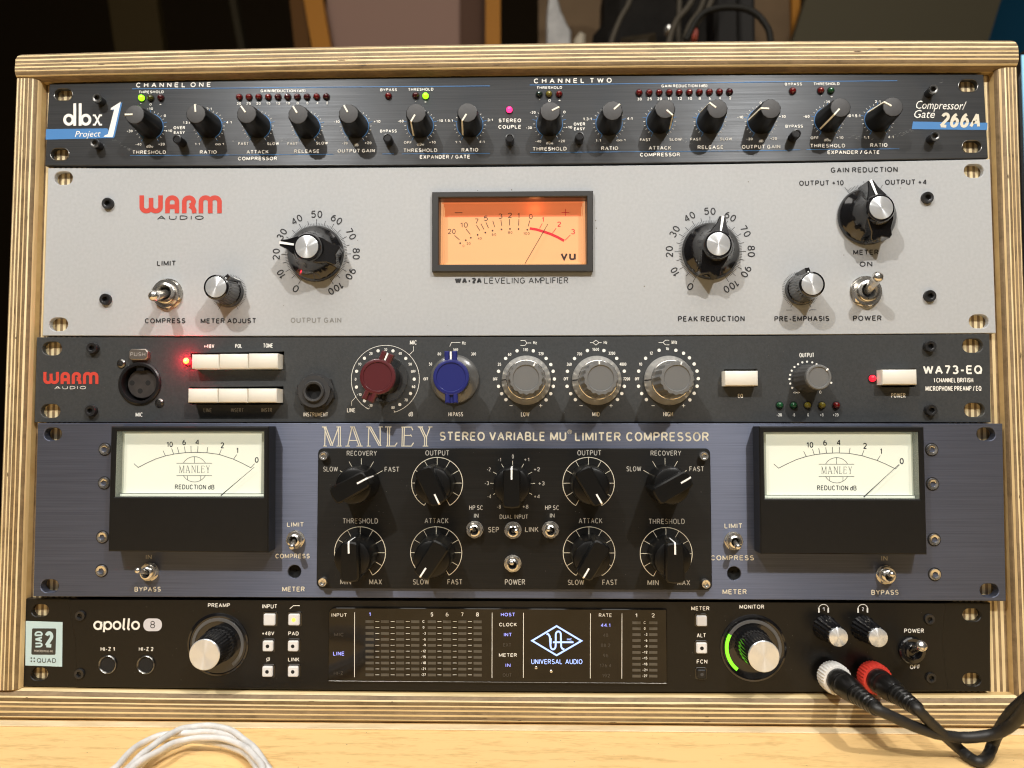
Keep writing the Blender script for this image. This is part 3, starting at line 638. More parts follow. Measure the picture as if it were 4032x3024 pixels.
captions(p1, '''A|-|1110 626 1122 626 20|b
A|O|1182 634 1200 634 18|b
A|+|1260 634 1280 634 20|b
A|-10|1164 670 1211 670 22|b
A|0|1297 726 1314 726 22|b
A|+10|1310 845 1363 845 22|b
A|-30|1004 847 1050 847 22|b
A|-40|1072 952 1120 952 22|b
A|dBu|1158 969 1212 968 24|
A|+20|1252 951 1304 951 22|b
A|1.3:1|1449 780 1503 780 22|b
A|2:1|1633 671 1676 671 22|b
A|4:1|1790 778 1834 778 22|b
A|1:1|1542 950 1583 950 22|b
A|oo:1|1704 949 1773 949 20|b
A|FAST|1886 948 1968 948 24|b
B|SLOW|103 948 199 947 24|b
B|FAST|265 948 345 947 24|b
B|SLOW|491 944 586 943 24|b
A|30|1873 629 1909 629 22|b
A|25|1950 629 1986 629 22|b
A|20|2028 629 2064 629 22|b
A|15|2107 628 2141 628 22|b
B|12|174 627 208 627 22|b
B|10|253 627 286 627 22|b
B|8|337 626 354 626 22|b
B|6|415 625 431 625 22|b
B|4|494 625 510 625 22|b
B|2|571 625 587 625 22|b
B|-10|631 773 678 773 22|b
B|+10|947 771 1001 771 22|b
B|-20|698 943 742 943 22|b
B|dB|792 957 827 957 22|
B|+20|877 941 930 941 22|b
B|-|1274 608 1287 608 20|b
B|+|1348 615 1369 615 20|b
B|-60|1138 768 1185 768 22|b
B|-10|1450 765 1496 765 22|b
B|1.5:1|1510 764 1573 764 22|b
B|3:1|1848 759 1891 759 22|b
B|OFF|1187 938 1249 938 23|b
B|dBu|1290 952 1346 952 23|
B|+10|1386 936 1439 936 22|b
B|1:1|1593 934 1636 934 22|b
B|4:1|1783 932 1826 932 22|b
B|-20|2184 700 2230 700 22|b
B|-30|2153 821 2200 821 22|b
C|-|244 595 257 595 20|b
C|O|318 605 340 605 22|b
C|+|397 604 420 604 22|b
C|-40|217 928 263 928 22|b
C|0|438 697 456 697 22|b
C|+10|456 817 509 817 22|b
C|dBu|302 942 357 942 23|
C|+20|399 926 452 926 22|b
C|1.3:1|595 752 663 752 24|b
C|4:1|943 749 986 749 24|b
C|1:1|694 922 736 922 22|b
C|oo:1|860 918 931 918 20|b
C|FAST|1045 917 1129 917 24|b
C|SLOW|1278 915 1375 914 24|b
C|FAST|1445 913 1529 913 24|b
C|SLOW|1678 911 1775 910 24|b
C|30|1023 595 1059 595 24|b
C|25|1102 594 1139 594 24|b
C|20|1182 593 1219 593 24|b
C|15|1263 592 1298 592 24|b
C|12|1342 591 1378 591 24|b
C|10|1423 591 1458 591 24|b
C|8|1510 590 1528 590 24|b
C|6|1590 589 1607 589 24|b
C|4|1670 588 1687 588 24|b
C|2|1750 587 1767 587 24|b
C|0|1992 624 2009 624 22|b
C|-10|1815 738 1863 738 24|b
D|+10|272 733 325 733 24|b
C|-20|1888 910 1937 910 22|b
C|dB|1986 925 2023 925 22|
D|+20|201 908 256 908 24|b
D|-|602 566 615 566 20|b
D|+|678 575 702 575 22|b
D|-35|628 616 676 616 22|b
D|-60|465 732 514 732 24|b
D|10|810 727 843 727 24|b
D|1.5:1|850 727 916 727 24|b
D|2:1|1030 614 1076 614 22|b
D|OFF|522 902 586 902 24|b
D|dBu|628 918 684 918 23|
D|+10|726 900 782 900 24|b
D|1:1|943 899 985 899 24|b
D|4:1|1135 895 1180 895 24|b''', M_white, 'scale_figure')

# ------------------------------------------------------------------ unit 2: light grey levelling amplifier
u2 = thing('levelling_amplifier', (0, 67, 0), 'tall light grey amplifier with glowing orange needle meter and large silver centred knobs', 'audio unit')
sl = slots([('E', 502, 164), ('E', 463, 1322), ('H', 1816, 107), ('H', 1855, 1299)], 9.8, 6.9)
VO = [rp('F', 1420, 895), rp('G', 665, 893), rp('G', 665, 270), rp('F', 1420, 280)]
curve_plate(outline((189, 662), (2030, 656), (3899, 627), (167, 1322), (2030, 1322), (3922, 1312)), sl + [VO], -3, 0, M_grey, .25).obj('front_panel', u2, (0, 67, -1.5), 0)
chassis(u2, 26, 108)
for r, x, y in (('E', 848, 362), ('E', 830, 1122), ('H', 1453, 315), ('H', 1473, 1095)):
    c = rp(r, x, y, 1.6); bolt(u2, (c[0], c[1], 0), 2.95, 1.8, M_bolt, 'bolt_wa')
p2 = Pr(u2, .1, M_black)
# WARM-like rounded block lettering, drawn in a unit box
def block_mark(pr, r, x0, y0, x1, y1, mt):
    sx, sy = (x1 - x0) / 654.0, (y1 - y0) / 142.0; w = 38 * sx * REG[r][2] * .128
    def q(pts): return [rp(r, x0 + x * sx, y0 + y * sy, pr.z) for x, y in pts]
    def L(pts, dz=0.0): pr.line(q(pts), w, mt, dz=dz)
    U = lambda a, b, yb: [(a, 0), (a, yb - 40)] + [((a + b) / 2 + (b - a) / 2 * -cos(radians(t)), yb - 40 + 32 * sin(radians(t))) for t in range(15, 166, 15)] + [(b, yb - 40)]
    L(U(19, 93, 132)); L([(93, 20), (93, 96)], .004); L([(93, 92)] + [((93 + 168) / 2 + 37.5 * -cos(radians(t)), 92 + 32 * sin(radians(t))) for t in range(15, 166, 15)] + [(168, 92), (168, 0)], .008)
    def arch(a, b, y, dz): L([(a, 142), (a, y)] + [((a + b) / 2 - (b - a) / 2 * cos(radians(t)), y - 34 * sin(radians(t))) for t in range(15, 166, 15)] + [(b, y), (b, 142)], dz)
    arch(223, 298, 52, .012); L([(238, 90), (284, 90)], .016)
    L([(356, 142), (356, 52)] + [(393 - 37 * cos(radians(t)), 52 - 33 * sin(radians(t))) for t in range(15, 166, 15)] + [(430, 52), (424, 70), (400, 82)], .02); L([(400, 82), (424, 96), (434, 116), (434, 142)], .024)
    arch(488, 562, 52, .028); arch(561, 635, 52, .032)
block_mark(p2, 'E', 1103, 300, 1757, 442, M_red); p2.flush('maker_mark')
p2.T('E', 'AUDIO', 1244, 493, 1612, 493, 35, .03); p2.flush('lettering')
captions(p2, bold=.028, mt=M_black, data='''E|LIMIT|1242 859 1392 858 43|
E|COMPRESS|1146 1314 1468 1313 42|
E|METER ADJUST|1588 1315 2028 1313 42|
F|OUTPUT GAIN|290 1311 692 1310 44|y
F|LEVELING AM|1822 999 2272 998 49|t
G|PLIFIER|258 998 478 997 50|t
G|PEAK REDUCTION|1346 1301 1875 1299 46|
H|GAIN REDUCTION|682 122 1213 116 44|
H|OUTPUT +10|432 225 785 221 43|
H|OUTPUT +4|1112 217 1443 215 43|
H|METER|860 772 1062 771 42|
H|ON|911 866 1012 865 42|
H|PRE-EMPHASIS|236 1299 671 1296 43|
H|POWER|858 1295 1086 1293 43|''')
def big_dial(r, cx, cy):
    c = rp(r, cx, cy)
    for k in range(101):
        a = 240 - 3 * k; L_ = 18.0 if k % 10 == 0 else (17.6 if k % 5 == 0 else 16.0)
        p2.ticks(c, 14.7, L_, [a], .17 if k % 5 else .26)
    for k in range(11):
        a = 240 - 30 * k; t = str(k * 10); q = radians(a); R_ = 20.6; p2.ct(t, (c[0] + R_ * cos(q), c[1] + R_ * sin(q)), {1: 2.9, 2: 5.9, 3: 8.2}[len(t)] * (.75 if t == '10' else 1) , 3.8, a - 90, bold=.012)
    p2.flush('dial_scale'); return c
c_out = big_dial('F', 493, 765); c_peak = big_dial('G', 1602, 745)
c = rp('H', 960, 470)
p2.ticks(c, 14.8, 16.6, [122 - 2.6 * k for k in range(20)], .17); p2.ticks(c, 14.8, 18.4, [124, 92, 62], .2); p2.flush('dial_scale'); c_met = c
def wa_knob(mb):
    mb.lathe([(14.4, .2), (14.6, 1.0), (14.3, 2.2), (13.2, 3.4), (11, 5.0), (9.0, 8.5), (7.6, 12.5), (7.0, 15.2), (6.5, 15.9), (5.9, 16.0)], M_gloss, 48)
    zs = lambda x, y: 15.2 - max(0, x - 5) * .30
    mb.prism([(0, -6.6), (6.5, -4.6), (11, -2.5), (14.9, -1.5), (15.3, 0), (14.9, 1.5), (11, 2.5), (6.5, 4.6), (0, 6.6)], 1.2, 15, M_gloss, .35, z1b=zs)
    zt = lambda x, y: 14.6 - max(0, -x - 4) * .42
    mb.prism([(0, 6.9), (-6, 6.2), (-10.0, 4.9), (-13.2, 5.3), (-14.3, 4.2), (-13.0, 0), (-14.3, -4.2), (-13.2, -5.3), (-10.0, -4.9), (-6, -6.2), (0, -6.9)], 1.2, 14, M_gloss, .35, z1b=zt)
def wa_cap(mb): mb.lathe([(5.65, 15.9), (5.65, 16.3), (5.35, 16.42), (.02, 16.42)], M_spun, 40, cap1=False)
def wa_ptr(mb):
    mb.add([(6.3, -.48, 14.95), (15.2, -.62, 12.28), (15.2, .62, 12.28), (6.3, .48, 14.95), (15.42, -.6, 8), (15.42, .6, 8)], [(0, 1, 2, 3), (1, 4, 5, 2)], M_pw)
for c, a in ((c_out, 168), (c_peak, 77), (c_met, 101)):
    k = inst('knob', 'wa_knob', wa_knob, u2, (c[0], c[1], 0), a); sub('knob_cap', 'wa_cap', wa_cap, k); sub('pointer', 'wa_ptr', wa_ptr, k)
def sm_knob(mb):
    fl = lambda a, z: (-.28 * (.5 + .5 * cos(a * 26)) if 3 < z < 14 else 0)
    mb.lathe([(7.9, .2), (8.0, 1.5), (7.7, 3.2), (7.3, 3.4), (6.3, 13.8), (6.35, 14.2), (6.2, 15.2), (5.6, 15.6), (5.2, 15.5)], M_gloss, 78, flute=fl)
    mb.prism([(5.6, -1.2), (8.5, -1.0), (8.5, 1.0), (5.6, 1.2)], .3, 14.6, M_gloss, .2)
def sm_cap(mb): mb.lathe([(5.15, 15.3), (5.15, 15.75), (4.9, 15.85), (.02, 15.85)], M_spun, 36, cap1=False)
def sm_ptr(mb):
    mb.add([(6.1, -.35, 14.7), (8.4, -.42, 14.3), (8.4, .42, 14.3), (6.1, .35, 14.7), (8.62, -.4, 1), (8.62, .4, 1)], [(0, 1, 2, 3), (1, 4, 5, 2)], M_pw)
for r, x, y, a, c0 in (('E', 1708, 1025, 46, 0), ('H', 537, 1003, 103, 0)):
    c = rp(r, x, y, 15.8); k = inst('knob', 'sm_knob', sm_knob, u2, (c[0], c[1], 0), a); sub('knob_cap', 'sm_cap', sm_cap, k); sub('pointer', 'sm_ptr', sm_ptr, k)
    p2.ticks(c, 8.2, 9.3, [240 - 5.5 * j for j in range(1, 54)], .16); p2.ticks(c, 8.2, 10.2, [240, -60], .2); p2.flush('dial_scale')
strokes(p2, 'H', [[(327, 1208), (375, 1208)], [(510, 1216), (523, 1206), (568, 1206)]], .2, M_black); p2.flush('dial_scale')
toggle(u2, 'E', 1318, 1078, 1193, 1103, 18, 7.9, 2.55); toggle(u2, 'H', 968, 1060, 1080, 930, 18, 7.9, 2.55)
# orange needle meter
vm_c = rp('F', 2226, 590)
bez = [rp('F', 1410, 905, 2.7), rp('G', 674, 903, 2.7), rp('G', 674, 262, 2.7), rp('F', 1410, 272, 2.7)]
win = [rp('F', 1462, 848, 2.7), rp('G', 625, 845, 2.7), rp('G', 625, 308, 2.7), rp('F', 1462, 317, 2.7)]
bz = curve_plate(bez, [win], 0, 2.7, mat('meter_bezel_plastic', (.035, .034, .033), .4), .4)
for i in range(4):
    a, b = win[i], win[(i + 1) % 4]; bz.add([(a[0], a[1], 2.2), (b[0], b[1], 2.2), (b[0], b[1], -8), (a[0], a[1], -8)], [(0, 1, 2, 3)], mat('meter_wall_plastic', (.05, .03, .02), .35))
meter = bz.obj('needle_meter', u2, (vm_c[0], vm_c[1], 0), 30)
FZ = -6.0
x0 = win[0][0]; x1 = win[1][0]; y0 = min(win[0][1], win[1][1]); y1 = max(win[2][1], win[3][1])
M_vu = mat('amber_lit_dial', (.45, .22, .08), .5, emit=(1, .47, .215), es=.68, vary=.06, vs=(40, 40, 60)); M_vut = mat('deep_orange_painted_glow', (.4, .08, .03), .4, emit=(1, .27, .085), es=.54)
M_vub = mat('pale_lit_ledge', (.5, .3, .15), .3, emit=(1, .42, .14), es=.55)
mb = MB(); mb.add([(x0, y0, FZ), (x1, y0, FZ), (x1, y1, FZ), (x0, y1, FZ)], [(0, 1, 2, 3)], M_vu); mb.obj('dial_face', meter, (vm_c[0], vm_c[1], FZ), 0)
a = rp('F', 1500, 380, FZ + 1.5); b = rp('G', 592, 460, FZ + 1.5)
mb = MB(); mb.box(a[0], b[1], b[0], y1, FZ + .02, FZ + .07, M_vut); mb.obj('glow_band', meter, (vm_c[0], a[1], FZ), 0)  # redder light across the dial top, painted as an emissive strip
a = rp('F', 1470, 838, FZ + 1.5); mb = MB(); mb.box(x0, y0, x1, a[1], FZ, FZ + 2, M_vub, .2); mb.obj('lower_ledge', meter, (vm_c[0], a[1], FZ), 0)
mb = MB()
for e in ((1488, 0), (1508, .4)):
    xa = rp('F', e[0], 600, FZ + 3 - e[1])[0]; mb.box(xa - .12, y0 + 1, xa + .12, y1 - 3.5, FZ + 2, FZ + 3, M_vub)
for e in ((602, 0), (584, .4)):
    xa = rp('G', e[0], 600, FZ + 3 - e[1])[0]; mb.box(xa - .12, y0 + 1, xa + .12, y1 - 3.5, FZ + 2, FZ + 3, M_vub)
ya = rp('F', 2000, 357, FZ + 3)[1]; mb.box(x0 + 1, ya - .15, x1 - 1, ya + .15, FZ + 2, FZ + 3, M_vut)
mb.obj('inner_frame', meter, (vm_c[0], vm_c[1], FZ + 2), 0)
M_vk = mat('meter_black_ink', (.03, .012, .01), .5); M_vr = mat('meter_red_ink', (.55, .01, .02), .5, emit=(1, .02, .03), es=.22)
FONT[0] = 's'; pv = Pr(meter, FZ + .12, M_vk)
for t, x, y, w, h in (('20', 1565, 585, 62, 42), ('10', 1663, 534, 60, 42), ('7', 1763, 504, 30, 42), ('5', 1836, 481, 32, 42), ('3', 1951, 464, 32, 42), ('2', 2026, 458, 32, 42), ('1', 2094, 459, 16, 42), ('0', 2192, 467, 30, 42)):
    pv.T('F', t, x - w / 2, y + h / 2, x + w / 2, y + h / 2, h, .0)
pv.flush('dial_figures')
for t, x, y, w in (('0', 1659, 700, 14), ('20', 1699, 681, 32), ('40', 1787, 641, 32), ('60', 1900, 609, 34), ('80', 2029, 594, 34), ('100', 2158, 602, 50)): pv.T('F', t, x - w / 2, y + 10, x + w / 2, y + 10, 20, .0)
for x, y in ((1633, 679), (1677, 656), (1717, 636), (1771, 613), (1832, 595), (1889, 580), (1960, 570), (2027, 566), (2095, 567), (2164, 573)): pv.disc(rp('F', x, y, FZ), .46)
strokes(pv, 'F', [[(1588, 617), (1627, 652)], [(1680, 568), (1713, 608)], [(1762, 536), (1788, 579)], [(1797, 524), (1821, 570)], [(1837, 514), (1857, 559)], [(1891, 502), (1906, 550)], [(1955, 494), (1962, 542)],
                  [(2023, 488), (2024, 538)], [(2098, 488), (2095, 539)], [(2184, 498), (2171, 546)], [(1590, 438), (1650, 438)]], .34, M_vk); pv.flush('dial_marks')
strokes(pv, 'G', [[(172, 562), (225, 570), (285, 588), (340, 607), (395, 632), (445, 660)]], 1.35, M_vr)
strokes(pv, 'G', [[(272, 522), (250, 562)], [(382, 560), (352, 600)], [(494, 614), (452, 656)], [(425, 436), (485, 436)], [(456, 408), (456, 465)]], .32, M_vr, .005)
for t, x, y, w in (('1', 276, 490, 18), ('2', 405, 528, 30), ('3', 515, 587, 32)): pv.T('G', t, x - w / 2, y + 21, x + w / 2, y + 21, 42, .008, mt=M_vr)
pv.flush('red_zone')
strokes(pv, 'G', [[(424, 762), (445, 806), (466, 762)], [(492, 762), (492, 796), (500, 805), (515, 806), (528, 800), (528, 762)], [(530, 762), (530, 808)]], .95, M_vk); pv.flush('lettering')
mb = MB(); a = rp('G', 136, 838, FZ + 2.4); b = rp('G', 316, 527, FZ + 2.4); mb.tube([(a[0], a[1], FZ + 2.4), (b[0], b[1], FZ + 2.4)], .16, M_vk, 6); mb.obj('needle', meter, (a[0], a[1], FZ + 2.4), 0)
mb = MB(); mb.add([(x0, y0, 1.4), (x1, y0, 1.4), (x1, y1, 1.4), (x0, y1, 1.4)], [(0, 1, 2, 3)], glass_mat('clear_meter_glass', .035)); mb.obj('glass', meter, (vm_c[0], vm_c[1], 2.6), 0)

lamp('meter_bulb', 'POINT', (vm_c[0], y1 - 3.2, FZ + 3.5), .0025, (1, .36, .12), .004)
p2.T('F', 'WA-2A', 1590, 999, 1804, 998, 48, .075); p2.flush('lettering')
ps = Pr(u2, .06, mat('dust_brown', (.16, .14, .11), .8))
for r, x, y in (('F', 820, 658), ('F', 1003, 1128), ('F', 1535, 1331), ('F', 235, 1173), ('F', 1772, 262), ('F', 2040, 257), ('E', 632, 512), ('E', 1805, 402), ('G', 1903, 193), ('G', 1080, 1020), ('H', 785, 773), ('H', 1235, 242), ('G', 700, 560), ('G', 688, 640), ('G', 694, 500)):
    c = rp(r, x, y); ps.disc(c, random.uniform(.16, .34), n=7)
o = ps.flush('dust_specks'); o['kind'] = 'stuff'
ps = Pr(u1, .09, mat('bare_scratch', (.30, .30, .29), .4, .6)); rr = random.Random(4)
for r, x0_, y0_, x1_, y1_, n in (('D', 1180, 880, 1390, 800, 22), ('A', 880, 890, 1040, 1000, 14), ('B', 180, 900, 360, 930, 16), ('A', 1800, 910, 2212, 930, 12), ('C', 1360, 890, 1460, 940, 8), ('D', 820, 880, 1010, 900, 12), ('C', 200, 940, 1100, 930, 8), ('D', 1420, 500, 1560, 440, 4)):
    for k in range(n):
        t = rr.random(); x = x0_ + (x1_ - x0_) * t + rr.uniform(-12, 12); y = y0_ + (y1_ - y0_) * t + rr.uniform(-12, 12); l = rr.uniform(5, 26)
        ps.line([rp(r, x, y, .09), rp(r, x + l * .5, y + rr.uniform(-4, 4), .09), rp(r, x + l, y + rr.uniform(-9, 4), .09)], rr.uniform(.06, .14))
o = ps.flush('scratches'); o['kind'] = 'stuff'

ps = MB(); rr = random.Random(12)
for k in range(60):
    x = rr.uniform(-250, 250); z = rr.uniform(13, 60); s = rr.uniform(.12, .35)
    ps.add([(x + s * cos(a), DESK_Y + .05, z + s * sin(a) * .8) for a in (0, 1.1, 2.2, 3.3, 4.4, 5.3)], [(0, 1, 2, 3, 4, 5)], MATS['dust_brown'])
o = ps.obj('crumbs', desk, (0, DESK_Y, 30), 0); o['kind'] = 'stuff'

# ------------------------------------------------------------------ unit 3: dark slate preamp and equaliser
u3 = thing('preamp_unit', (0, 0, 0), 'thin dark slate preamp with ivory push buttons, one maroon knob and one blue knob', 'audio unit')
sl = slots([('I', 411, 186), ('I', 399, 680), ('L', 1806, 163), ('L', 1820, 672)], 10.2, 7)
def quad_hole(r, x0, y0, x1, y1, z=0): return [rp(r, x0, y1, z), rp(r, x1, y1, z), rp(r, x1, y0, z), rp(r, x0, y0, z)]
hA = [rp('I', 1512, 352), rp('J', 238, 357), rp('J', 238, 208), rp('I', 1512, 222)]
hB = [rp('I', 1500, 630), rp('J', 232, 630), rp('J', 232, 484), rp('I', 1500, 492)]
hC = quad_hole('K', 1712, 350, 1972, 492); hD = quad_hole('L', 1086, 346, 1352, 492)
xlr_c = rp('I', 1110, 462)
curve_plate(outline((145, 1328), (2030, 1327), (3897, 1315), (135, 1663), (2030, 1663), (3902, 1663)), sl + [hA, hB, hC, hD, circle(xlr_c, 9.2, 30)], -3, 0, M_73, .2).obj('front_panel', u3, (0, 0, -1.5), 0)
chassis(u3, -18, 18)
for r, x, y in (('I', 725, 181), ('I', 712, 678), ('L', 1475, 168), ('L', 1482, 673)):
    c = rp(r, x, y, 2.4); bolt(u3, (c[0], c[1], 0), 2.85, 2.6, M_bolt, 'bolt_73')
def key_obj(r, x0, y0, x1, y1, h, mt=M_btn, name='push_button', z0=-3.0, parent=u3, bev=.45, r2=None):
    a = rp(r, x0, y1, h); b = rp(r2 or r, x1, y0, h); mb = MB(); mb.prism([(a[0], a[1]), (b[0], a[1]), (b[0], b[1]), (a[0], b[1])], z0, h, mt, bev); return mb.obj(name, parent, ((a[0] + b[0]) / 2, (a[1] + b[1]) / 2, 0), 60)
for a in (('I', 1516, 232, 1731, 346), ('I', 1735, 228, 1961, 344)): key_obj(*a, 6.5)
key_obj('I', 1967, 224, 2200, 343, 6.5)
for a in (('I', 1487, 503, 1722, 614), ('I', 1727, 503, 1957, 614), ('I', 1962, 502, 2192, 613)): key_obj(*a, 8.5)
key_obj('K', 1718, 362, 1980, 481, 6); key_obj('L', 1092, 352, 1363, 471, 6)
p3 = Pr(u3, .1, M_white)
# microphone socket
mb = MB(); mb.lathe([(10.9, 0), (10.9, .8), (10.2, 1.3), (9.1, 1.3), (8.9, .4), (8.9, -6)], M_bplas, 40, xlr_c, cap1=False)
xl = mb.obj('microphone_socket', u3, (xlr_c[0], xlr_c[1], 0))
mb = MB(); mb.lathe([(7.7, -8), (7.7, -2.4), (7.3, -2), (.01, -2)], mat('socket_core', (.035, .03, .028), .5, vary=.3, vs=(300, 300, 300)), 36, xlr_c, cap1=False)
mb.box(xlr_c[0] - 2, xlr_c[1] + 6.6, xlr_c[0] + 2, xlr_c[1] + 9, -6, .1, M_bplas); mb.obj('socket_core', xl, (xlr_c[0], xlr_c[1], -2))
for x, y in ((1046, 458), (1172, 458), (1110, 522)):
    c = rp('I', x, y, -2); mb = MB(); mb.lathe([(1.35, -1.95), (.01, -1.95)], M_dark, 16, c, cap1=False); mb.obj('pin_hole', xl, (c[0], c[1], -1.95))
c = rp('I', 1093, 232, 2.5)
mb = MB(); mb.prism([(c[0] - 4.9, c[1] - 1.6), (c[0] - 3.6, c[1] - 2.8), (c[0] + 3.6, c[1] - 2.8), (c[0] + 4.9, c[1] - 1.6), (c[0] + 4.9, c[1] + 1.4), (c[0] + 3.6, c[1] + 2.8), (c[0] - 3.6, c[1] + 2.8), (c[0] - 4.9, c[1] + 1.4)], 0, 2.5, mat('release_tab_metal', (.30, .27, .24), .35, .8), .4)
mb.obj('release_tab', xl, (c[0], c[1], 0)); pt_ = Pr(xl, 2.56, mat('engraved_mark', (.55, .52, .48), .4, .5)); pt_.T('I', 'PUSH', 1031, 247, 1150, 247, 32); pt_.flush('lettering')
def cross_screw(mb):
    mb.lathe([(2.3, 0), (2.2, .6), (1.5, 1.2), (.02, 1.3)], M_dsteel, 24, cap1=False)
    for a in (0, 90):
        q = radians(a); mb.prism([(-1.2 * cos(q) + .25 * sin(q), -1.2 * sin(q) - .25 * cos(q)), (1.2 * cos(q) + .25 * sin(q), 1.2 * sin(q) - .25 * cos(q)), (1.2 * cos(q) - .25 * sin(q), 1.2 * sin(q) + .25 * cos(q)), (-1.2 * cos(q) - .25 * sin(q), -1.2 * sin(q) + .25 * cos(q))], 1.0, 1.36 + a * .0002, M_dark)
for x, y, a in ((955, 303, 20), (1257, 615, 35)):
    c = rp('I', x, y, 1); inst('cross_screw', 'xscrew', cross_screw, u3, (c[0], c[1], 0), a)
# lit indicators
c = at(*rpx('I', 1475, 283), 1.6)
def hotled(mb): mb.lathe([(2.0, 0), (2.0, .6), (1.9, 1.1), (1.5, 1.8)], L_rhot, 20, cap1=False); mb.lathe([(1.5, 1.8), (1.0, 2.2), (.02, 2.35)], L_core, 20, cap1=False)
inst('indicator_light', 'hotled', hotled, u3, (c[0], c[1], 0), label='glowing red and yellow indicator light')
lamp('indicator_glow', 'POINT', (c[0] - .6, c[1] + .3, 3.6), .018, (1, .01, .035), .0012)
led(u3, rpx('L', 1015, 422), 1.75, L_litr)
for x, m in ((280, L_grn), (390, L_grn), (502, L_yel), (615, L_yel), (728, L_red)): led(u3, rpx('L', x, 635), 1.7, m)
# instrument jack
c = rp('J', 488, 530, 4)
def jack(mb):
    loft(mb, [ring(9.7, .2, 36, True), ring(9.9, 2.8, 36, True), ring(9.2, 3.4, 36)], M_bmatte)
    loft(mb, [ring(8.6, 3.4, 36, True, .5), ring(8.7, 5.4, 36, True, .5), ring(8.0, 6.0, 36, False, .5), ring(5.4, 6.0, 36), ring(5.3, 7.2, 36), ring(4.9, 7.5, 36), ring(3.9, 7.3, 36), ring(3.8, 1, 36)], M_bmatte, False)
    mb.lathe([(3.8, 3.6), (.01, 3.6)], M_dark, 24, cap1=False)
c = rp('J', 470, 525, 7); inst('instrument_jack', 'jack', jack, u3, (c[0], c[1], 0), 12)
# winged knobs over clear skirts
def wing(col, key):
    def f(mb):
        mb.lathe([(6.6, 1.2), (6.6, 15.6), (7.4, 16.2), (8.6, 16.6), (8.75, 18.2), (8.5, 18.8), (7.9, 19), (7.1, 19), (6.9, 18.5), (.02, 18.5)], col, 40, cap1=False)
        for s in (1, -1):
            for o in (-1, 1): mb.prism([(s * 7.6, o * 1.9 - 1.15), (s * 12.6, o * 1.9 - 1.15), (s * 12.6, o * 1.9 + 1.15), (s * 7.6, o * 1.9 + 1.15)][::1 if s > 0 else -1], 15.2, 18.9, col, .5)
            mb.prism([(s * 7.6, -1.0), (s * 12.4, -1.0), (s * 12.4, 1.0), (s * 7.6, 1.0)][::1 if s > 0 else -1], 14.5, 17.6, col, .1)
    return f
def wing_core(mb): mb.lathe([(8.0, 2), (7.6, 4), (6.9, 12), (6.65, 15.5)], M_bplas, 40, cap1=False)
def wing_ptr(mb): mb.prism([(7.5, -.42), (12.4, -.42), (12.4, .42), (7.5, .42)], 17.6, 18.6, M_pw, .05)
M_clear = glass_mat('clear_acrylic', .16, (.80, .80, .80), .08); M_frost = mat('smoky_skirt', (.085, .085, .082), .25, coat=.6, vary=.2, vs=(100, 100, 100))
def skirt_clear(mb): mb.lathe([(11.9, .5), (12.0, 1.4), (11.6, 1.9), (8.0, 2.1)], M_clear, 48, cap1=False)
def skirt_frost(mb): mb.lathe([(12.1, .5), (12.3, 1.4), (11.9, 1.9), (10.0, 2.4), (8.0, 4.1), (7.2, 8)], M_frost, 48, cap1=False)
for r, x, y, a, key, col, sk, skf in (('J', 978, 408, 67, 'wing_m', M_maroon, 'skirt_clear', skirt_clear), ('J', 1560, 412, 91, 'wing_b', M_navy, 'skirt_frost', skirt_frost)):
    c = rp(r, x, y, 18.8); k = inst('knob', key, wing(col, key), u3, (c[0], c[1], 0), a, 'maroon winged knob' if key == 'wing_m' else 'royal blue winged knob')
    sub('knob_core', 'wing_core', wing_core, k); sub('pointer', 'wing_ptr', wing_ptr, k); sub('skirt', sk, skf, k)
    if key == 'wing_m': c_mic = rp('J', 1040, 428)
# dual knobs on turned aluminium skirts
def alu_skirt(mb):
    mb.lathe([(12.3, .3), (12.4, 1.6), (12.2, 2.2), (9.95, 7.3)], M_alu, 60); mb.lathe([(9.95, 7.3), (9.75, 7.9), (9.4, 8.15), (8.9, 8.1)], M_steel, 60)
    mb.prism([(9.6, -.32), (12.3, -.32), (12.3, .32), (9.6, .32)], 1.5, 7, M_black, z1b=lambda x, y: 2.15 + (12.25 - x) * 2.27)
def grey_knob(mb):
    fl = lambda a, z: (-.75 * (.5 + .5 * cos(a * 16)) if z < 21.3 else -.5 * (.5 + .5 * cos(a * 16)) if abs(z - 22) < .01 else 0)
    mb.lathe([(8.9, 8), (8.7, 9), (8.5, 20.5), (8.45, 21.2), (8.0, 22.0), (6.3, 22.1), (5.95, 21.6), (.02, 21.55)], M_gk, 96, flute=lambda a, z: fl(a, z), cap1=False)
def grey_ptr(mb): mb.prism([(6.6, -.36), (8.1, -.36), (8.1, .36), (6.6, .36)], 21.9, 22.25, M_pw, .05)
for (r, x, y, a), (dx_, dy_) in zip((('K', 143, 418, 58), ('K', 735, 420, 95), ('K', 1340, 420, 74)), ((139, 428), (696, 428), (1265, 428))):
    c = rp(r, x, y, 22); k = inst('knob', 'grey_knob', grey_knob, u3, (c[0], c[1], 0), a, 'grey fluted knob on a turned aluminium skirt'); sub('pointer', 'grey_ptr', grey_ptr, k)
    o = sub('skirt', 'alu_skirt', alu_skirt, k); o.rotation_euler.y = radians(a - 180)
def out_knob(mb):
    mb.lathe([(7.2, .2), (7.0, 2), (6.2, 12.5), (6.0, 13.2), (6.0, 15.3), (5.6, 15.7), (5.0, 15.7), (4.8, 15.2), (.02, 15.2)], M_gkd, 72, flute=lambda a, z: -.3 * (.5 + .5 * cos(a * 18)) if z < 13 else 0, cap1=False)
def out_cap(mb): mb.lathe([(6.05, 13.3), (6.08, 15.4), (5.7, 15.8), (5.0, 15.8), (4.75, 15.35), (.02, 15.35)], M_gk, 40, cap1=False)
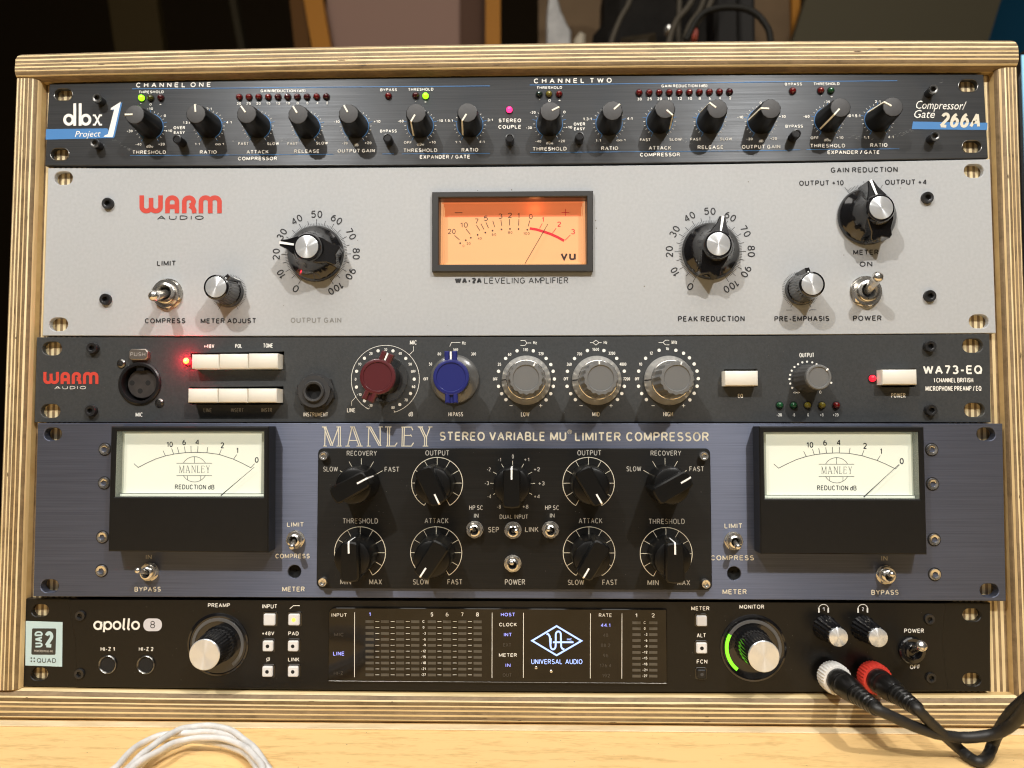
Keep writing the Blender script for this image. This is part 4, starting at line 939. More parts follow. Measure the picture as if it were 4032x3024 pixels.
def out_ptr(mb): mb.prism([(4.7, -.36), (6.0, -.36), (6.0, .36), (4.7, .36)], 15.5, 15.95, M_pw, .05)
c = rp('L', 588, 412, 15.6); k = inst('knob', 'out_knob', out_knob, u3, (c[0], c[1], 0), 42); sub('knob_cap', 'out_cap', out_cap, k); sub('pointer', 'out_ptr', out_ptr, k)
# scales
c = rp('J', 1040, 430); s_ = .4973 * .128
p3.arc(c, 272 * s_, 240, -75, .24, M_white, 70); strokes(p3, 'J', [[(885, 652), (908, 664), (914, 655)], [(1108, 676), (1114, 688), (1140, 682)], [(774, 638), (774, 604), (806, 570)], [(1263, 168), (1263, 204), (1228, 236)]], .24, M_white)
p3.flush('dial_scale')
for x, y in ((983, 204), (1101, 204), (875, 263), (1202, 264), (813, 366), (1269, 428), (812, 491), (1240, 542), (875, 600), (1155, 629)): p3.disc(rp('J', x, y), 13 * s_, M_white)
p3.flush('dial_dots')
for lst, r in ((((72, 204), (201, 204), (302, 264), (339, 312), (358, 366), (368, 427), (359, 485), (339, 543), (302, 592), (-18, 264), (-74, 366), (-74, 485), (-50, 543), (-16, 590)), 'K'),
               (((629, 202), (760, 202), (527, 265), (861, 264), (471, 366), (921, 365), (468, 485), (921, 485), (497, 543), (901, 542), (534, 590), (867, 589)), 'K'),
               (((1197, 200), (1329, 200), (1090, 263), (1390, 223), (1437, 259), (1474, 308), (1497, 364), (1507, 424), (1497, 484), (1474, 540), (1440, 592), (1035, 365), (1034, 484), (1059, 542), (1096, 590)), 'K')):
    for x, y in lst: p3.disc(rp(r, x, y), 13.5 * s_, M_white)
    p3.flush('dial_dots')
for x, y in ((493, 290), (535, 295), (569, 310), (456, 295), (422, 310), (394, 332), (372, 361), (360, 394), (355, 428), (361, 463), (376, 497), (685, 457)): p3.disc(rp('L', x, y), 8.5 * s_, M_white)
p3.flush('dial_dots')
strokes(p3, 'J', [[(1550, 170), (1563, 138), (1634, 138)]], .28, M_white); strokes(p3, 'K', [[(100, 122), (135, 122), (150, 142), (185, 142)], [(100, 161), (135, 161), (150, 142)], [(651, 139), (672, 139), (697, 120), (722, 139), (741, 139)],
        [(672, 139), (697, 158), (722, 139)], [(1193, 138), (1228, 138), (1246, 120), (1278, 120)], [(1228, 138), (1246, 156), (1278, 156)]], .26, M_white); p3.flush('filter_symbol')
captions(p3, '''I|+48V|1613 183 1697 183 33|
I|POL|1861 182 1918 182 34|
J|TONE|72 180 150 180 36|
I|LINE|1611 691 1677 691 34|g
I|INSERT|1828 691 1929 691 34|g
J|INSTR|58 690 144 690 34|g
I|MIC|1073 727 1131 727 36|
J|INSTRUMENT|391 725 587 725 35|
J|MIC|1234 156 1290 156 36|
J|LINE|736 692 803 692 36|
J|dB|1223 724 1259 724 38|
J|HI PASS|1539 724 1656 724 36|
J|Hz|1648 155 1677 155 28|
K|Hz|200 153 229 153 28|
K|Hz|758 151 787 151 28|
K|kHz|1296 150 1340 150 30|
K|LOW|102 725 171 725 38|
K|MID|667 724 728 724 36|
K|HIGH|1229 724 1308 724 38|
K|EQ|1820 578 1862 578 34|
L|OUTPUT|433 256 552 255 36|
L|POWER|1160 576 1275 576 38|
L|WA73-EQ|1414 390 1882 388 70|b
L|1 CHANNEL BRITISH|1495 456 1811 455 38|
L|MICROPHONE PREAMP / EQ|1432 523 1876 521 40|''', M_white, bold=.02)
captions(p3, '''J|30|1029 206 1055 206 24|
J|20|912 237 939 237 24|
J|10|824 321 850 321 24|
J|0|798 441 811 441 24|
J|-10|816 562 852 562 24|
J|-20|905 648 939 648 24|
J|40|1144 237 1170 237 24|
J|50|1223 321 1250 321 24|
J|OFF|1244 379 1282 379 24|
J|60|1250 500 1277 500 24|
J|70|1190 605 1217 605 24|
J|80|1088 665 1114 665 24|
J|160|1576 206 1616 206 24|
J|80|1454 241 1482 241 25|
J|300|1718 241 1759 241 25|
J|50|1384 321 1411 321 25|
J|OFF|1342 439 1381 439 25|
J|60|2011 244 2038 244 25|
J|35|1929 323 1957 323 25|
J|OFF|1892 440 1930 440 25|
K|110|119 208 160 208 26|
K|220|242 239 283 239 26|
K|700|547 241 588 241 26|
K|1600|668 205 722 205 26|
K|3200|795 236 850 236 26|
K|360|465 323 505 323 26|
K|4800|883 322 938 322 26|
K|OFF|441 439 479 439 26|
K|7200|913 439 967 439 26|
K|12|1122 235 1147 235 26|
K|16|1249 199 1275 199 26|
K|10|1037 322 1063 322 26|
K|OFF|1005 439 1043 439 26|
L|-20|253 724 295 724 26|
L|-8|376 724 400 724 26|
L|0|496 724 509 724 26|
L|+8|596 724 625 724 26|
L|+20|699 724 744 724 26|
L|oo|385 540 423 540 16|b
L|0|591 543 608 543 24|''', M_white, 'scale_figure', bold=.02)
strokes(p3, 'K', [[(12, 638), (36, 638)], [(247, 638), (272, 638)], [(259, 625), (259, 651)], [(566, 638), (591, 638)], [(804, 638), (829, 638)], [(816, 625), (816, 651)], [(1137, 638), (1162, 638)], [(1378, 638), (1404, 638)], [(1391, 625), (1391, 651)]], .3, M_white); p3.flush('plus_and_minus')
block_mark(p3, 'I', 343, 371, 780, 467, M_red); p3.flush('maker_mark')
p3.T('I', 'AUDIO', 432, 507, 680, 507, 25, .008); p3.flush('lettering')

# ------------------------------------------------------------------ unit 4: blue violet stereo limiter
ZM = 2.5
u4 = thing('limiter_unit', (0, -67, 0), 'tall blue violet limiter with two pale lit needle meters beside a black knob panel', 'audio unit')
def rs(r, x, y, z=ZM): return rp(r, x, y, z)
sl = [stadium(rs(*q), 9.2, 6.4) for q in (('M', 383, 128), ('M', 359, 1230), ('P', 1938, 128), ('P', 1962, 1262))]
curve_plate(outline((148, 1666), (2030, 1667), (3948, 1668), (130, 2349), (2030, 2357), (3962, 2367), ZM), sl + [circle(rs('M', 2137, 1125), 3.2), circle(rs('P', 108, 1138), 3.25)], -2.5, ZM, M_man, .3).obj('front_panel', u4, (0, -67, 0), 0)
chassis(u4, -108, -26)
mb = MB()
for r, x, y in (('M', 2137, 1125), ('P', 108, 1138)):
    c = rs(r, x, y); mb = MB(); mb.lathe([(3.2, ZM - .3), (3.1, -1), (.5, -1.2), (.01, -2)], M_dark, 28, c, cap1=False); mb.obj('trim_hole', u4, (c[0], c[1], 0))
for r, x, y in (('M', 757, 238), ('M', 752, 483), ('M', 740, 876), ('M', 733, 1121), ('P', 1546, 241), ('P', 1552, 490), ('P', 1564, 894), ('P', 1568, 1147)):
    c = rs(r, x, y, ZM + .6); bolt(u4, (c[0], c[1], ZM - .4), 2.85, 1.2, M_steel, 'bolt_man')
    mb = MB(); mb.lathe([(3.35, ZM + .03), (2.8, ZM + .03)], M_dark, 28, c, cap1=False); mb.obj('bolt_recess', u4, (c[0], c[1], ZM))
ZP = ZM + 1.6
pl = [rs('N', 104, 1478, ZP), rs('O', 1752, 1492, ZP), rs('O', 1744, 275, ZP), rs('N', 110, 272, ZP)]
xa = (pl[0][0] + pl[3][0]) / 2; xb = (pl[1][0] + pl[2][0]) / 2; ya = (pl[0][1] + pl[1][1]) / 2; yb = (pl[2][1] + pl[3][1]) / 2
mb = MB(); mb.prism(rrect(xa, ya, xb, yb, 2.6), ZM, ZP, M_plate, .35); mb.obj('knob_panel', u4, ((xa + xb) / 2, (ya + yb) / 2, ZP), 20)
for r, x, y in (('N', 160, 340), ('N', 152, 1425), ('O', 1688, 341), ('O', 1704, 1441)):
    c = rs(r, x, y, ZP + 2.8); bolt(u4, (c[0], c[1], ZP), 2.15, 3, M_steel, 'bolt_plate')
p4 = Pr(u4, ZM + .1, M_cream)
# inline serif lettering of the large name: doubled thick strokes, thin strokes and serifs
def serif_mark(pr, r, x0, y0, x1, y1, mt, wt=1.0, fine=False):
    """coordinates measured in region Y (65..1630, 142..426)"""
    def q(x, y): return rp(r, x0 + (x - 65) / 1565 * (x1 - x0), y0 + (y - 142) / 284 * (y1 - y0), pr.z)
    k = REG[r][2] * .128 * (x1 - x0) / 1565
    def L(a, b, w, dz=0): pr.line([q(*a), q(*b)], w * k * wt, mt, dz=dz)
    def D(a, b):     # doubled stroke
        if fine: L(a, b, 24); return
        L((a[0] - 14, a[1]), (b[0] - 14, b[1]), 14); L((a[0] + 13, a[1]), (b[0] + 13, b[1]), 15)
    S = lambda xa, xb, y: L((xa, y), (xb, y), 13, .003)
    D((105, 148), (205, 415)); L((205, 415), (300, 150), 15); L((110, 150), (103, 420), 15); D((312, 148), (312, 420)); S(65, 130, 148); S(270, 335, 148); S(80, 135, 420); S(272, 345, 420)
    L((490, 150), (430, 420), 15); D((510, 148), (605, 420)); L((455, 340), (565, 340), 13); S(465, 530, 148); S(398, 460, 420); S(555, 640, 420)
    L((730, 150), (722, 420), 15); D((745, 148), (890, 415)); L((890, 150), (892, 420), 15); S(690, 760, 148); S(868, 925, 148); S(700, 755, 420)
    D((1012, 148), (1008, 420)); S(960, 1050, 148); S(975, 1110, 420); L((1100, 418), (1132, 372), 15)
    D((1222, 148), (1214, 420)); S(1190, 1345, 150); L((1335, 150), (1355, 195), 14); L((1230, 268), (1330, 268), 13); L((1322, 255), (1340, 285), 13); S(1190, 1340, 420); L((1335, 418), (1365, 372), 15)
    D((1465, 148), (1535, 300)); L((1600, 150), (1545, 300), 15); D((1537, 296), (1534, 420)); S(1425, 1500, 148); S(1575, 1632, 148); S(1495, 1575, 420)
serif_mark(p4, 'Y', 65, 142, 1630, 426, M_cream); p4.flush('maker_mark')
p4.T('N', 'STEREO', 1158, 208, 1548, 210, 78, .02); p4.flush('lettering')
p4.T('N', 'VARIABLE', 1586, 210, 2068, 211, 80, .02); p4.flush('lettering'); p4.T('O', 'MU', 362, 211, 502, 211, 80, .02); p4.flush('lettering')
p4.T('O', 'LIMITER', 576, 212, 972, 212, 78, .02); p4.flush('lettering'); p4.T('O', 'COMPRESSOR', 1016, 213, 1728, 214, 80, .02); p4.flush('lettering')
c = rs('O', 531, 132); p4.arc(c, 1.02, 0, 360, .16, M_cream, 24); p4.T('O', 'R', 522, 144, 541, 144, 24, .0); p4.flush('registered_mark')
captions(p4, '''M|LIMIT|2083 801 2205 801 34|c
M|COMPRESS|1999 1030 2248 1030 34|c
M|METER|2048 1271 2212 1271 36|c
M|IN|1058 1036 1101 1036 34|g
M|BYPASS|976 1271 1167 1271 35|c
P|LIMIT|38 812 168 812 36|c
P|COMPRESS|-62 1044 252 1044 36|c
P|METER|24 1291 200 1290 36|c
P|IN|1177 1048 1222 1048 36|g
P|BYPASS|1104 1295 1302 1294 36|c''', M_cream, bold=.02)
p5 = Pr(u4, ZP + .1, M_greyprint)
captions(p5, '''N|RECOVERY|360 338 620 338 44|
N|OUTPUT|1036 336 1243 336 46|
N|SLOW|157 474 285 474 44|
N|FAST|686 476 813 476 44|
N|THRESHOLD|325 921 630 921 46|
N|ATTACK|1030 919 1236 919 46|
N|MIN|304 1445 398 1445 44|
N|MAX|554 1445 663 1445 46|
N|SLOW|929 1445 1071 1445 46|
N|FAST|1226 1445 1355 1445 46|
N|HP SC|1414 804 1533 804 40|
N|IN|1455 872 1494 872 38|
N|SEP|1576 996 1670 996 46|
O|LINK|147 993 263 993 44|
N|DUAL INPUT|1675 881 1920 881 38|
N|POWER|1720 1447 1895 1447 48|
O|OUTPUT|596 335 803 335 46|
O|RECOVERY|1226 337 1490 337 44|
O|SLOW|1018 472 1147 472 44|
O|FAST|1559 473 1686 473 44|
O|ATTACK|608 920 813 920 46|
O|THRESHOLD|1210 925 1521 925 46|
O|HP SC|319 804 441 804 40|
O|IN|361 871 401 871 38|
O|SLOW|514 1449 655 1449 46|
O|FAST|811 1449 942 1449 46|
O|MIN|1200 1452 1297 1452 46|
O|MAX|1455 1452 1566 1452 46|''', M_greyprint, bold=.008)
captions(p5, '''N|0|1780 363 1798 363 38|
N|-1|1659 388 1688 388 34|
N|+1|1885 387 1930 387 34|
N|-2|1565 471 1598 471 34|
N|-3|1546 590 1583 590 34|
N|-4|1569 704 1603 704 34|
N|-8|1651 793 1686 793 34|
N|+8|1872 792 1923 792 34|
O|+2|222 471 275 471 34|
O|+3|262 592 315 592 34|
O|+4|223 705 275 705 34|''', M_greyprint, 'scale_figure', bold=.008)
kn = [('N', 485, 572, 28, 'sw'), ('N', 1138, 572, 296, 'ring'), ('N', 475, 1170, 92, 'ring'), ('N', 1130, 1170, 237, 'ring'), ('N', 1787, 574, 90, 'dual'),
      ('O', 693, 573, 300, 'ring'), ('O', 697, 1172, 239, 'ring'), ('O', 1360, 1178, 90, 'ring'), ('O', 1352, 570, 30, 'sw')]
def man_knob(mb):
    mb.lathe([(9.2, .3), (9.1, 8.0), (8.8, 15.5), (8.4, 16.8), (7.0, 17.4)], M_mknob, 44)
    pl_ = [(-9.4, -3.4), (-8.0, -4.4), (7.2, -4.1), (8.5, -3.1), (9.0, 0), (8.5, 3.1), (7.2, 4.1), (-8.0, 4.4), (-9.4, 3.4), (-9.8, 0)]
    mb.prism(pl_, 1.0, 22.6, M_mknob, .7)
def man_ptr(mb):
    mb.add([(3.6, -.4, 22.66), (8.3, -.4, 22.66), (8.3, .4, 22.66), (3.6, .4, 22.66), (9.04, -.4, 21.9), (9.04, .4, 21.9), (9.1, -.32, 9), (9.1, .32, 9)], [(0, 1, 2, 3), (1, 4, 5, 2), (4, 6, 7, 5)], M_pw)
for r, x, y, a, kd in kn:
    c = rp(r, x, y, ZP); kn_o = inst('knob', 'man_knob', man_knob, u4, (c[0], c[1], ZP), a); sub('pointer', 'man_ptr', man_ptr, kn_o)
    if kd == 'ring':
        R_ = 12.72; p5.arc(c, R_, 239.5, -59.5, .34, M_cream, 60); p5.ticks(c, 8.6, R_, [240 - 30 * j for j in range(11)], .26, M_cream); p5.ticks(c, 11.6, R_, [240, -60], .3, M_cream)
    elif kd == 'sw': p5.ticks(c, 8.3, 12.3, [30, 60, 90, 120, 150], .26, M_cream)
    else: p5.ticks(c, 7.6, 11.1, [0, 30, 60, 90, 120, 150, 180, -30, 210], .26, M_cream)
    p5.flush('dial_scale')
for q in (('N', 1460, 975, 1445, 945), ('N', 1790, 980, 1828, 998), ('N', 1787, 1267, 1787, 1252), ('O', 367, 977, 367, 955)): toggle(u4, *q, ZP + 7.5, 4.2, 1.25, ZP)
for q in (('M', 2140, 895, 2093, 957), ('M', 1078, 1130, 1000, 1112), ('P', 108, 905, 130, 945), ('P', 1215, 1152, 1275, 1137)): toggle(u4, *q, ZM + 10.5, 4.5, 1.4, ZM)
# the two needle meters
M_mcase = mat('meter_case_plastic', (.007, .0072, .0075), .42, spec=.33, vary=.1, vs=(300, 300, 300)); M_mglow = mat('pale_lit_dial', (.5, .5, .42), .5, emit=(.87, .90, .73), es=.56)
M_mwall = mat('clear_case_wall', (.40, .42, .36), .18, coat=.5, emit=(.8, .9, .7), es=.10); M_ledge = mat('lit_ledge', (.6, .6, .5), .3, emit=(.86, .92, .76), es=.55)
M_ink = mat('meter_grey_ink', (.02, .02, .03), .5)
ZF = ZM + 10.5
def big_meter(rg, corners, wn, face, scale_pts, logo, lab):
    fr = [rp(rg, *q, ZF) for q in corners]; w = [rp(rg, *q, ZF) for q in wn]
    mb = curve_plate(fr, [w], ZM, ZF, M_mcase, .55)
    cx = sum(p[0] for p in fr) / 4; cy = sum(p[1] for p in fr) / 4
    FZm = ZF - 7.0
    for i in range(4):
        a, b = w[i], w[(i + 1) % 4]; mb.add([(a[0], a[1], ZF - .5), (b[0], b[1], ZF - .5), (b[0], b[1], FZm), (a[0], a[1], FZm)], [(0, 1, 2, 3)], M_mwall)
    m = mb.obj('needle_meter', u4, (cx, cy, ZM), 30)
    X0 = min(p[0] for p in w); X1 = max(p[0] for p in w); Y0 = min(p[1] for p in w); Y1 = max(p[1] for p in w)
    mb = MB(); mb.add([(X0 - 1, Y0 - 1, FZm), (X1 + 1, Y0 - 1, FZm), (X1 + 1, Y1 + 1, FZm), (X0 - 1, Y1 + 1, FZm)], [(0, 1, 2, 3)], M_mglow); mb.obj('dial_face', m, (cx, (Y0 + Y1) / 2, FZm), 0)
    fa = rp(rg, *face[0], FZm + 1); fb = rp(rg, *face[1], FZm + 1)     # clear inner frame round the dial
    mb = MB(); mb.box(X0, Y0, X1, fa[1], FZm, FZm + 2.4, M_ledge, .2); mb.obj('lower_ledge', m, (cx, fa[1], FZm), 0)  # light on the bottom inner wall, painted as a glowing strip
    mb = MB(); mb.box(X0, fa[1], fa[0], Y1, FZm + .02, FZm + 1.4, M_mwall, .3); mb.box(fb[0], fa[1], X1, Y1, FZm + .02, FZm + 1.4, M_mwall, .3); mb.box(fa[0], fb[1], fb[0], Y1, FZm + .02, FZm + 1.4, M_mwall, .3)
    mb.box(X0, fa[1] - .1, X1, fa[1] + .12, FZm + 2.4, FZm + 2.6, M_mcase); mb.obj('inner_frame', m, (cx, (Y0 + Y1) / 2, FZm), 0)
    pr = Pr(m, FZm + .12, M_ink); fz = pr.z
    for ln in scale_pts['lines']: pr.line([rp(rg, *q, fz) for q in ln], .26, M_ink)
    pr.line([rp(rg, *q, fz) for q in scale_pts['arc']], .28, M_ink); pr.flush('dial_marks')
    for t, x, y, wd_, h in scale_pts['num']: pr.T(rg, t, x - wd_ / 2 - 1, y + h / 2 + 2, x + wd_ / 2 + 1, y + h / 2 + 2, h + 4, .016)
    pr.flush('dial_figures')
    lx, ly = logo; f = lambda x, y: rp(rg, lx + x, ly + y, fz)
    for a0, a1 in ((28, 152), (208, 332)): pr.line([f(92 * cos(radians(a0 + (a1 - a0) * i / 12)), -92 * sin(radians(a0 + (a1 - a0) * i / 12))) for i in range(13)], .22, M_ink)
    pr.line([f(-130, -44), f(128, -44)], .22, M_ink); pr.line([f(-130, 46), f(128, 46)], .22, M_ink)
    for x0_, y0_, x1_, y1_ in ((0, -92, 0, -46), (-50, 48, -50, 76), (46, 48, 46, 80)): pr.line([f(x0_, y0_), f(x1_, y1_)], .22, M_ink)
    pr.flush('globe_mark')
    serif_mark(pr, rg, lx - 112, ly - 26, lx + 112, ly + 26, M_ink, 1.0, True); pr.flush('maker_mark')
    pr.T(rg, 'REDUCTION dB', lx - 142, ly + 145, lx + 145, ly + 147, 35, .01); pr.flush('lettering')
    n0, n1 = scale_pts['needle']; zn = FZm + 2.4; a = rp(rg, *n0, zn); b = rp(rg, *n1, zn); mb = MB(); c_ = (a[0] + (b[0] - a[0]) * .5, a[1] + (b[1] - a[1]) * .5)
    mb.tube([(a[0], a[1], zn), (c_[0], c_[1], zn), (b[0], b[1], zn)], [.3, .16, .12], M_ink, 6); mb.obj('needle', m, (a[0], a[1], zn), 0)
    mb = MB(); mb.add([(w[0][0], Y0, ZF - .9), (w[1][0], Y0, ZF - .9), (w[2][0], Y1, ZF - .9), (w[3][0], Y1, ZF - .9)], [(0, 1, 2, 3)], glass_mat('clear_meter_glass', .035)); mb.obj('glass', m, (cx, (Y0 + Y1) / 2, ZF - .9), 0)
arcL = [(1003, 370), (1060, 340), (1130, 308), (1200, 286), (1270, 271), (1340, 263), (1420, 260), (1500, 263), (1590, 275), (1690, 308), (1760, 340), (1820, 372)]
big_meter('M', [(783, 980), (1946, 988), (1950, 72), (805, 72)], [(832, 584), (1911, 586), (1914, 108), (846, 108)], ((888, 556), (1900, 124)),
          dict(arc=arcL, lines=[[(972, 342), (1003, 370)], [(1820, 372), (1848, 342)], [(1184, 248), (1201, 286)], [(1246, 232), (1260, 272)], [(1288, 224), (1298, 264)], [(1339, 218), (1345, 262)], [(1386, 214), (1387, 260)], [(1437, 216), (1434, 260)],
                                [(1508, 222), (1502, 263)], [(1606, 240), (1592, 276)], [(1718, 276), (1695, 310)]],
               num=[('10', 1231, 202, 44, 36), ('6', 1336, 188, 24, 36), ('4', 1431, 186, 28, 36), ('2', 1613, 209, 24, 40), ('1', 1722, 246, 13, 38), ('0', 1863, 315, 26, 38)], needle=((1604, 573), (1845, 368))), (1411, 383), '')
arcR = [(431, 375), (490, 345), (560, 313), (632, 290), (700, 276), (775, 267), (850, 264), (940, 267), (1035, 284), (1145, 318), (1210, 346), (1280, 380)]
big_meter('P', [(302, 997), (1510, 1003), (1486, 74), (290, 72)], [(334, 598), (1457, 600), (1445, 112), (325, 114)], ((345, 568), (1396, 130)),
          dict(arc=arcR, lines=[[(397, 345), (431, 375)], [(1280, 380), (1308, 350)], [(613, 253), (632, 291)], [(677, 237), (690, 277)], [(722, 230), (731, 271)], [(773, 225), (779, 267)], [(821, 220), (822, 264)], [(873, 220), (871, 264)],
                                [(950, 227), (943, 268)], [(1050, 246), (1035, 286)], [(1169, 283), (1146, 320)]],
               num=[('10', 658, 206, 48, 38), ('6', 768, 191, 26, 38), ('4', 867, 189, 28, 38), ('2', 1058, 214, 26, 40), ('1', 1175, 252, 13, 40), ('0', 1325, 324, 28, 40)], needle=((1048, 585), (1303, 348))), (852, 390), '')
# small round boss low on the left meter cover

# ------------------------------------------------------------------ unit 5: black interface
u5 = thing('audio_interface', (0, -133, 0), 'black interface with a lit blue diamond emblem display and headphone plugs, bottom of the rack', 'audio unit')
ZA = .6
sl = [stadium(rp(*q), 8.8, 6.2) for q in (('Q', 268, 143), ('Q', 262, 568), ('V', 1888, 160), ('V', 1888, 562))]
curve_plate(outline((87, 2357), (2030, 2364), (3900, 2374), (85, 2702), (2030, 2723), (3900, 2722)), sl, -3, 0, M_apo, .3).obj('ear_plate', u5, (0, -133, -1.5), 0)
chassis(u5, -153, -114)
# raised centre fascia with incurved ends
def fas(px): return at(*px, ZA)
tl, bl, tr, br = fas((268, 2361)), fas((300, 2703)), fas((3725, 2375)), fas((3737, 2719))
top = quad3(tl, fas((2030, 2366)), tr, 14); bot = quad3(bl, fas((2030, 2720)), br, 14)
left = [((1 - t) * tl[0] + t * bl[0] + 0, (1 - t) * tl[1] + t * bl[1]) for t in (0, .25, .5, .75, 1)]; left = [(x + 1.6 * sin(pi * k / 4), y) for k, (x, y) in enumerate(left)]
right = [((1 - t) * br[0] + t * tr[0], (1 - t) * br[1] + t * tr[1]) for t in (0, .25, .5, .75, 1)]; right = [(x - 2.2 * sin(pi * k / 4), y) for k, (x, y) in enumerate(right)]
S = [(1289, 2398), (2627, 2398), (2627, 2690), (1289, 2690)]
d0 = rp('R', 243, 950, ZA); d1 = rp('S', 2012, 158, ZA)
mb = curve_plate(left[:-1] + bot + right[1:-1] + top[::-1][:-1], [], -.4, ZA, M_apo, .2); mb.obj('front_fascia', u5, (0, -133, 0), 0)
for r, x, y in (('Q', 533, 180), ('Q', 527, 570), ('V', 1628, 189), ('V', 1637, 554)):
    c = rp(r, x, y, ZA + 1); bolt(u5, (c[0], c[1], ZA), 2.55, 1.0, M_bolt, 'bolt_apo')
# glossy display window
ZD = 2.1
d0 = rp('R', 250, 945, ZD); d1 = rp('S', 2005, 165, ZD)
pd = [(d0[0], d0[1]), (d1[0], d0[1])] + [(d1[0], d1[1])] + [(d0[0] + 3 - 3 * sin(radians(t)), d1[1] - 3 + 3 * cos(radians(t))) for t in (0, 22, 45, 68, 90)]
M_disp = mat('smoked_display_window', (.010, .008, .006), .09, spec=.4, vary=.2, vs=(60, 60, 60))
mb = MB(); mb.prism(pd, ZA, ZD, M_disp, .35); disp = mb.obj('display', u5, ((d0[0] + d1[0]) / 2, (d0[1] + d1[1]) / 2, ZA), 0)
mb = MB(); mb.tube([(d0[0] + .3, d0[1] + .05, ZD - .12), (d1[0] - .3, d0[1] + .05, ZD - .12)], .13, M_dsteel, 6); mb.obj('bright_edge', disp, ((d0[0] + d1[0]) / 2, d0[1], ZD))
pq = Pr(disp, ZD + .08, M_white)
M_seg = mat('unlit_meter_segment', (.085, .078, .064), .35); M_lblue = mat('lit_blue_legend', (.2, .2, .5), .4, emit=(.32, .36, 1), es=1.0); M_lwhite = mat('lit_white_legend', (.7, .7, .7), .4, emit=(.8, .8, .95), es=.5)
M_logo = mat('lit_pale_blue_emblem', (.3, .4, .8), .4, emit=(.34, .50, 1), es=1.25); M_ghost = mat('unlit_legend', (.05, .043, .034), .5)
z = ZD + .08
def seg(w, h):
    def f(mb): mb.box(-w / 2, -h / 2, w / 2, h / 2, -.06, .05, M_seg)
    return f
for j in range(10):
    for i, x in enumerate((706, 873, 1038, 1203, 1383, 1549, 1715, 1882)):
        c = rp('R', x, 297 + 64.4 * j + i * .4, z); inst('meter_segment', 'seg8', seg(88 * .3617 * .127, 28 * .3617 * .127), disp, (c[0], c[1], z), smooth=0)
    for x in (1676, 1858):
        c = rp('S', x, 310 + 64.5 * j, z); inst('meter_segment', 'seg8', seg(4, 1.3), disp, (c[0], c[1], z), smooth=0)
    for x in (790, 956, 1121, 1466, 1632, 1797): pq.line([rp('R', x - 21, 297 + 64.4 * j, z), rp('R', x + 21, 297 + 64.4 * j, z)], .2, M_white)
pq.flush('level_dashes')
for x, r, y0_, y1_ in ((543, 'R', 198, 902), (2040, 'R', 200, 910), (446, 'S', 202, 910), (1175, 'S', 208, 915), (1518, 'S', 208, 918)): pq.line([rp(r, x, y0_, z), rp(r, x - 2, y1_, z)], .28, M_white)
pq.flush('divider_line')
for j, t in enumerate(('C', '0', '-3', '-6', '-9', '-12', '-15', '-18', '-21', '-27')):
    w = (24, 18, 34, 34, 34, 54, 54, 54, 54, 54)[j]; pq.T('R', t, 1318 - w if len(t) > 1 else 1293 - w / 2, 310 + 64.4 * j, 1318 if len(t) > 1 else 1293 + w / 2, 310 + 64.4 * j, 28, .02)
    pq.T('S', t, 1794 - w if len(t) > 1 else 1765 - w / 2, 323 + 64.4 * j, 1794 if len(t) > 1 else 1765 + w / 2, 323 + 64.4 * j, 28, .02)
pq.flush('scale_figure')
def dcap(lst, mt, b=.012):
    for r, t, x0_, y0_, x1_, y1_, h in lst: pq.T(r, t, x0_, y0_, x1_, y1_, h, b, mt=mt); pq.flush('caption')
dcap([('R', 'INPUT', 291, 245, 458, 245, 38), ('S', 'CLOCK', 181, 349, 373, 349, 38), ('S', 'METER', 179, 681, 374, 681, 38), ('S', 'RATE', 1266, 247, 1407, 247, 38), ('S', '1', 1662, 252, 1684, 252, 44), ('S', '2', 1840, 252, 1874, 252, 44),
      ('R', '5', 1369, 242, 1398, 242, 44), ('R', '6', 1534, 242, 1565, 242, 44), ('R', '7', 1701, 242, 1729, 242, 44), ('R', '8', 1865, 242, 1896, 242, 44)], M_white)
dcap([('R', 'LINE', 309, 667, 431, 667, 42), ('R', '1', 697, 238, 717, 238, 42), ('S', 'HOST', 200, 240, 354, 240, 38), ('S', 'INT', 233, 459, 318, 459, 38), ('S', 'IN', 251, 792, 304, 792, 38), ('S', '44.1', 1288, 356, 1391, 356, 38)], M_lblue)
dcap([('R', 'MIC', 320, 458, 425, 458, 38), ('R', 'HI-Z', 316, 878, 418, 878, 38), ('S', 'EXT', 226, 570, 312, 570, 38), ('S', 'OUT', 220, 898, 318, 898, 38), ('S', '48', 1312, 465, 1368, 465, 38), ('S', '88.2', 1288, 575, 1390, 575, 38),
      ('S', '96', 1312, 686, 1368, 686, 38), ('S', '176.4', 1276, 795, 1402, 795, 38), ('S', '192', 1302, 905, 1386, 905, 38)], M_ghost)
pq.line([rp('S', x, y, z) for x, y in ((806, 346), (1076, 507), (806, 664), (540, 505))], .82, M_logo, closed=True)
strokes(pq, 'S', [[(697, 430), (716, 434), (732, 460), (740, 560)] + arcpx(768, 560, 28, 40, 200, 340, 8) + [(797, 540), (797, 440)] + arcpx(825, 440, 28, 36, 170, 10, 8) + [(853, 470), (856, 570), (868, 592), (890, 600)],
                  [(766, 522), (990, 522)]], .86, M_logo)
strokes(pq, 'S', [[(740, 540), (742, 480)]], 1.0, M_logo, .01); pq.T('S', 'INC.', 920, 502, 982, 502, 22, .02, mt=M_logo); pq.flush('diamond_emblem')
pq.T('S', 'UNIVERSAL', 531, 760, 868, 760, 52, -.002, mt=M_logo); pq.T('S', 'AUDIO', 902, 760, 1087, 760, 52, -.002, mt=M_logo); pq.flush('lettering')
for x, y in ((583, 799), (748, 838)):
    c = rp('S', x, y, z); mb = MB(); mb.ball((c[0], c[1], z), .85, M_steel, 12, 8, .6); mb.obj('small_stud', disp, (c[0], c[1], z), 60)
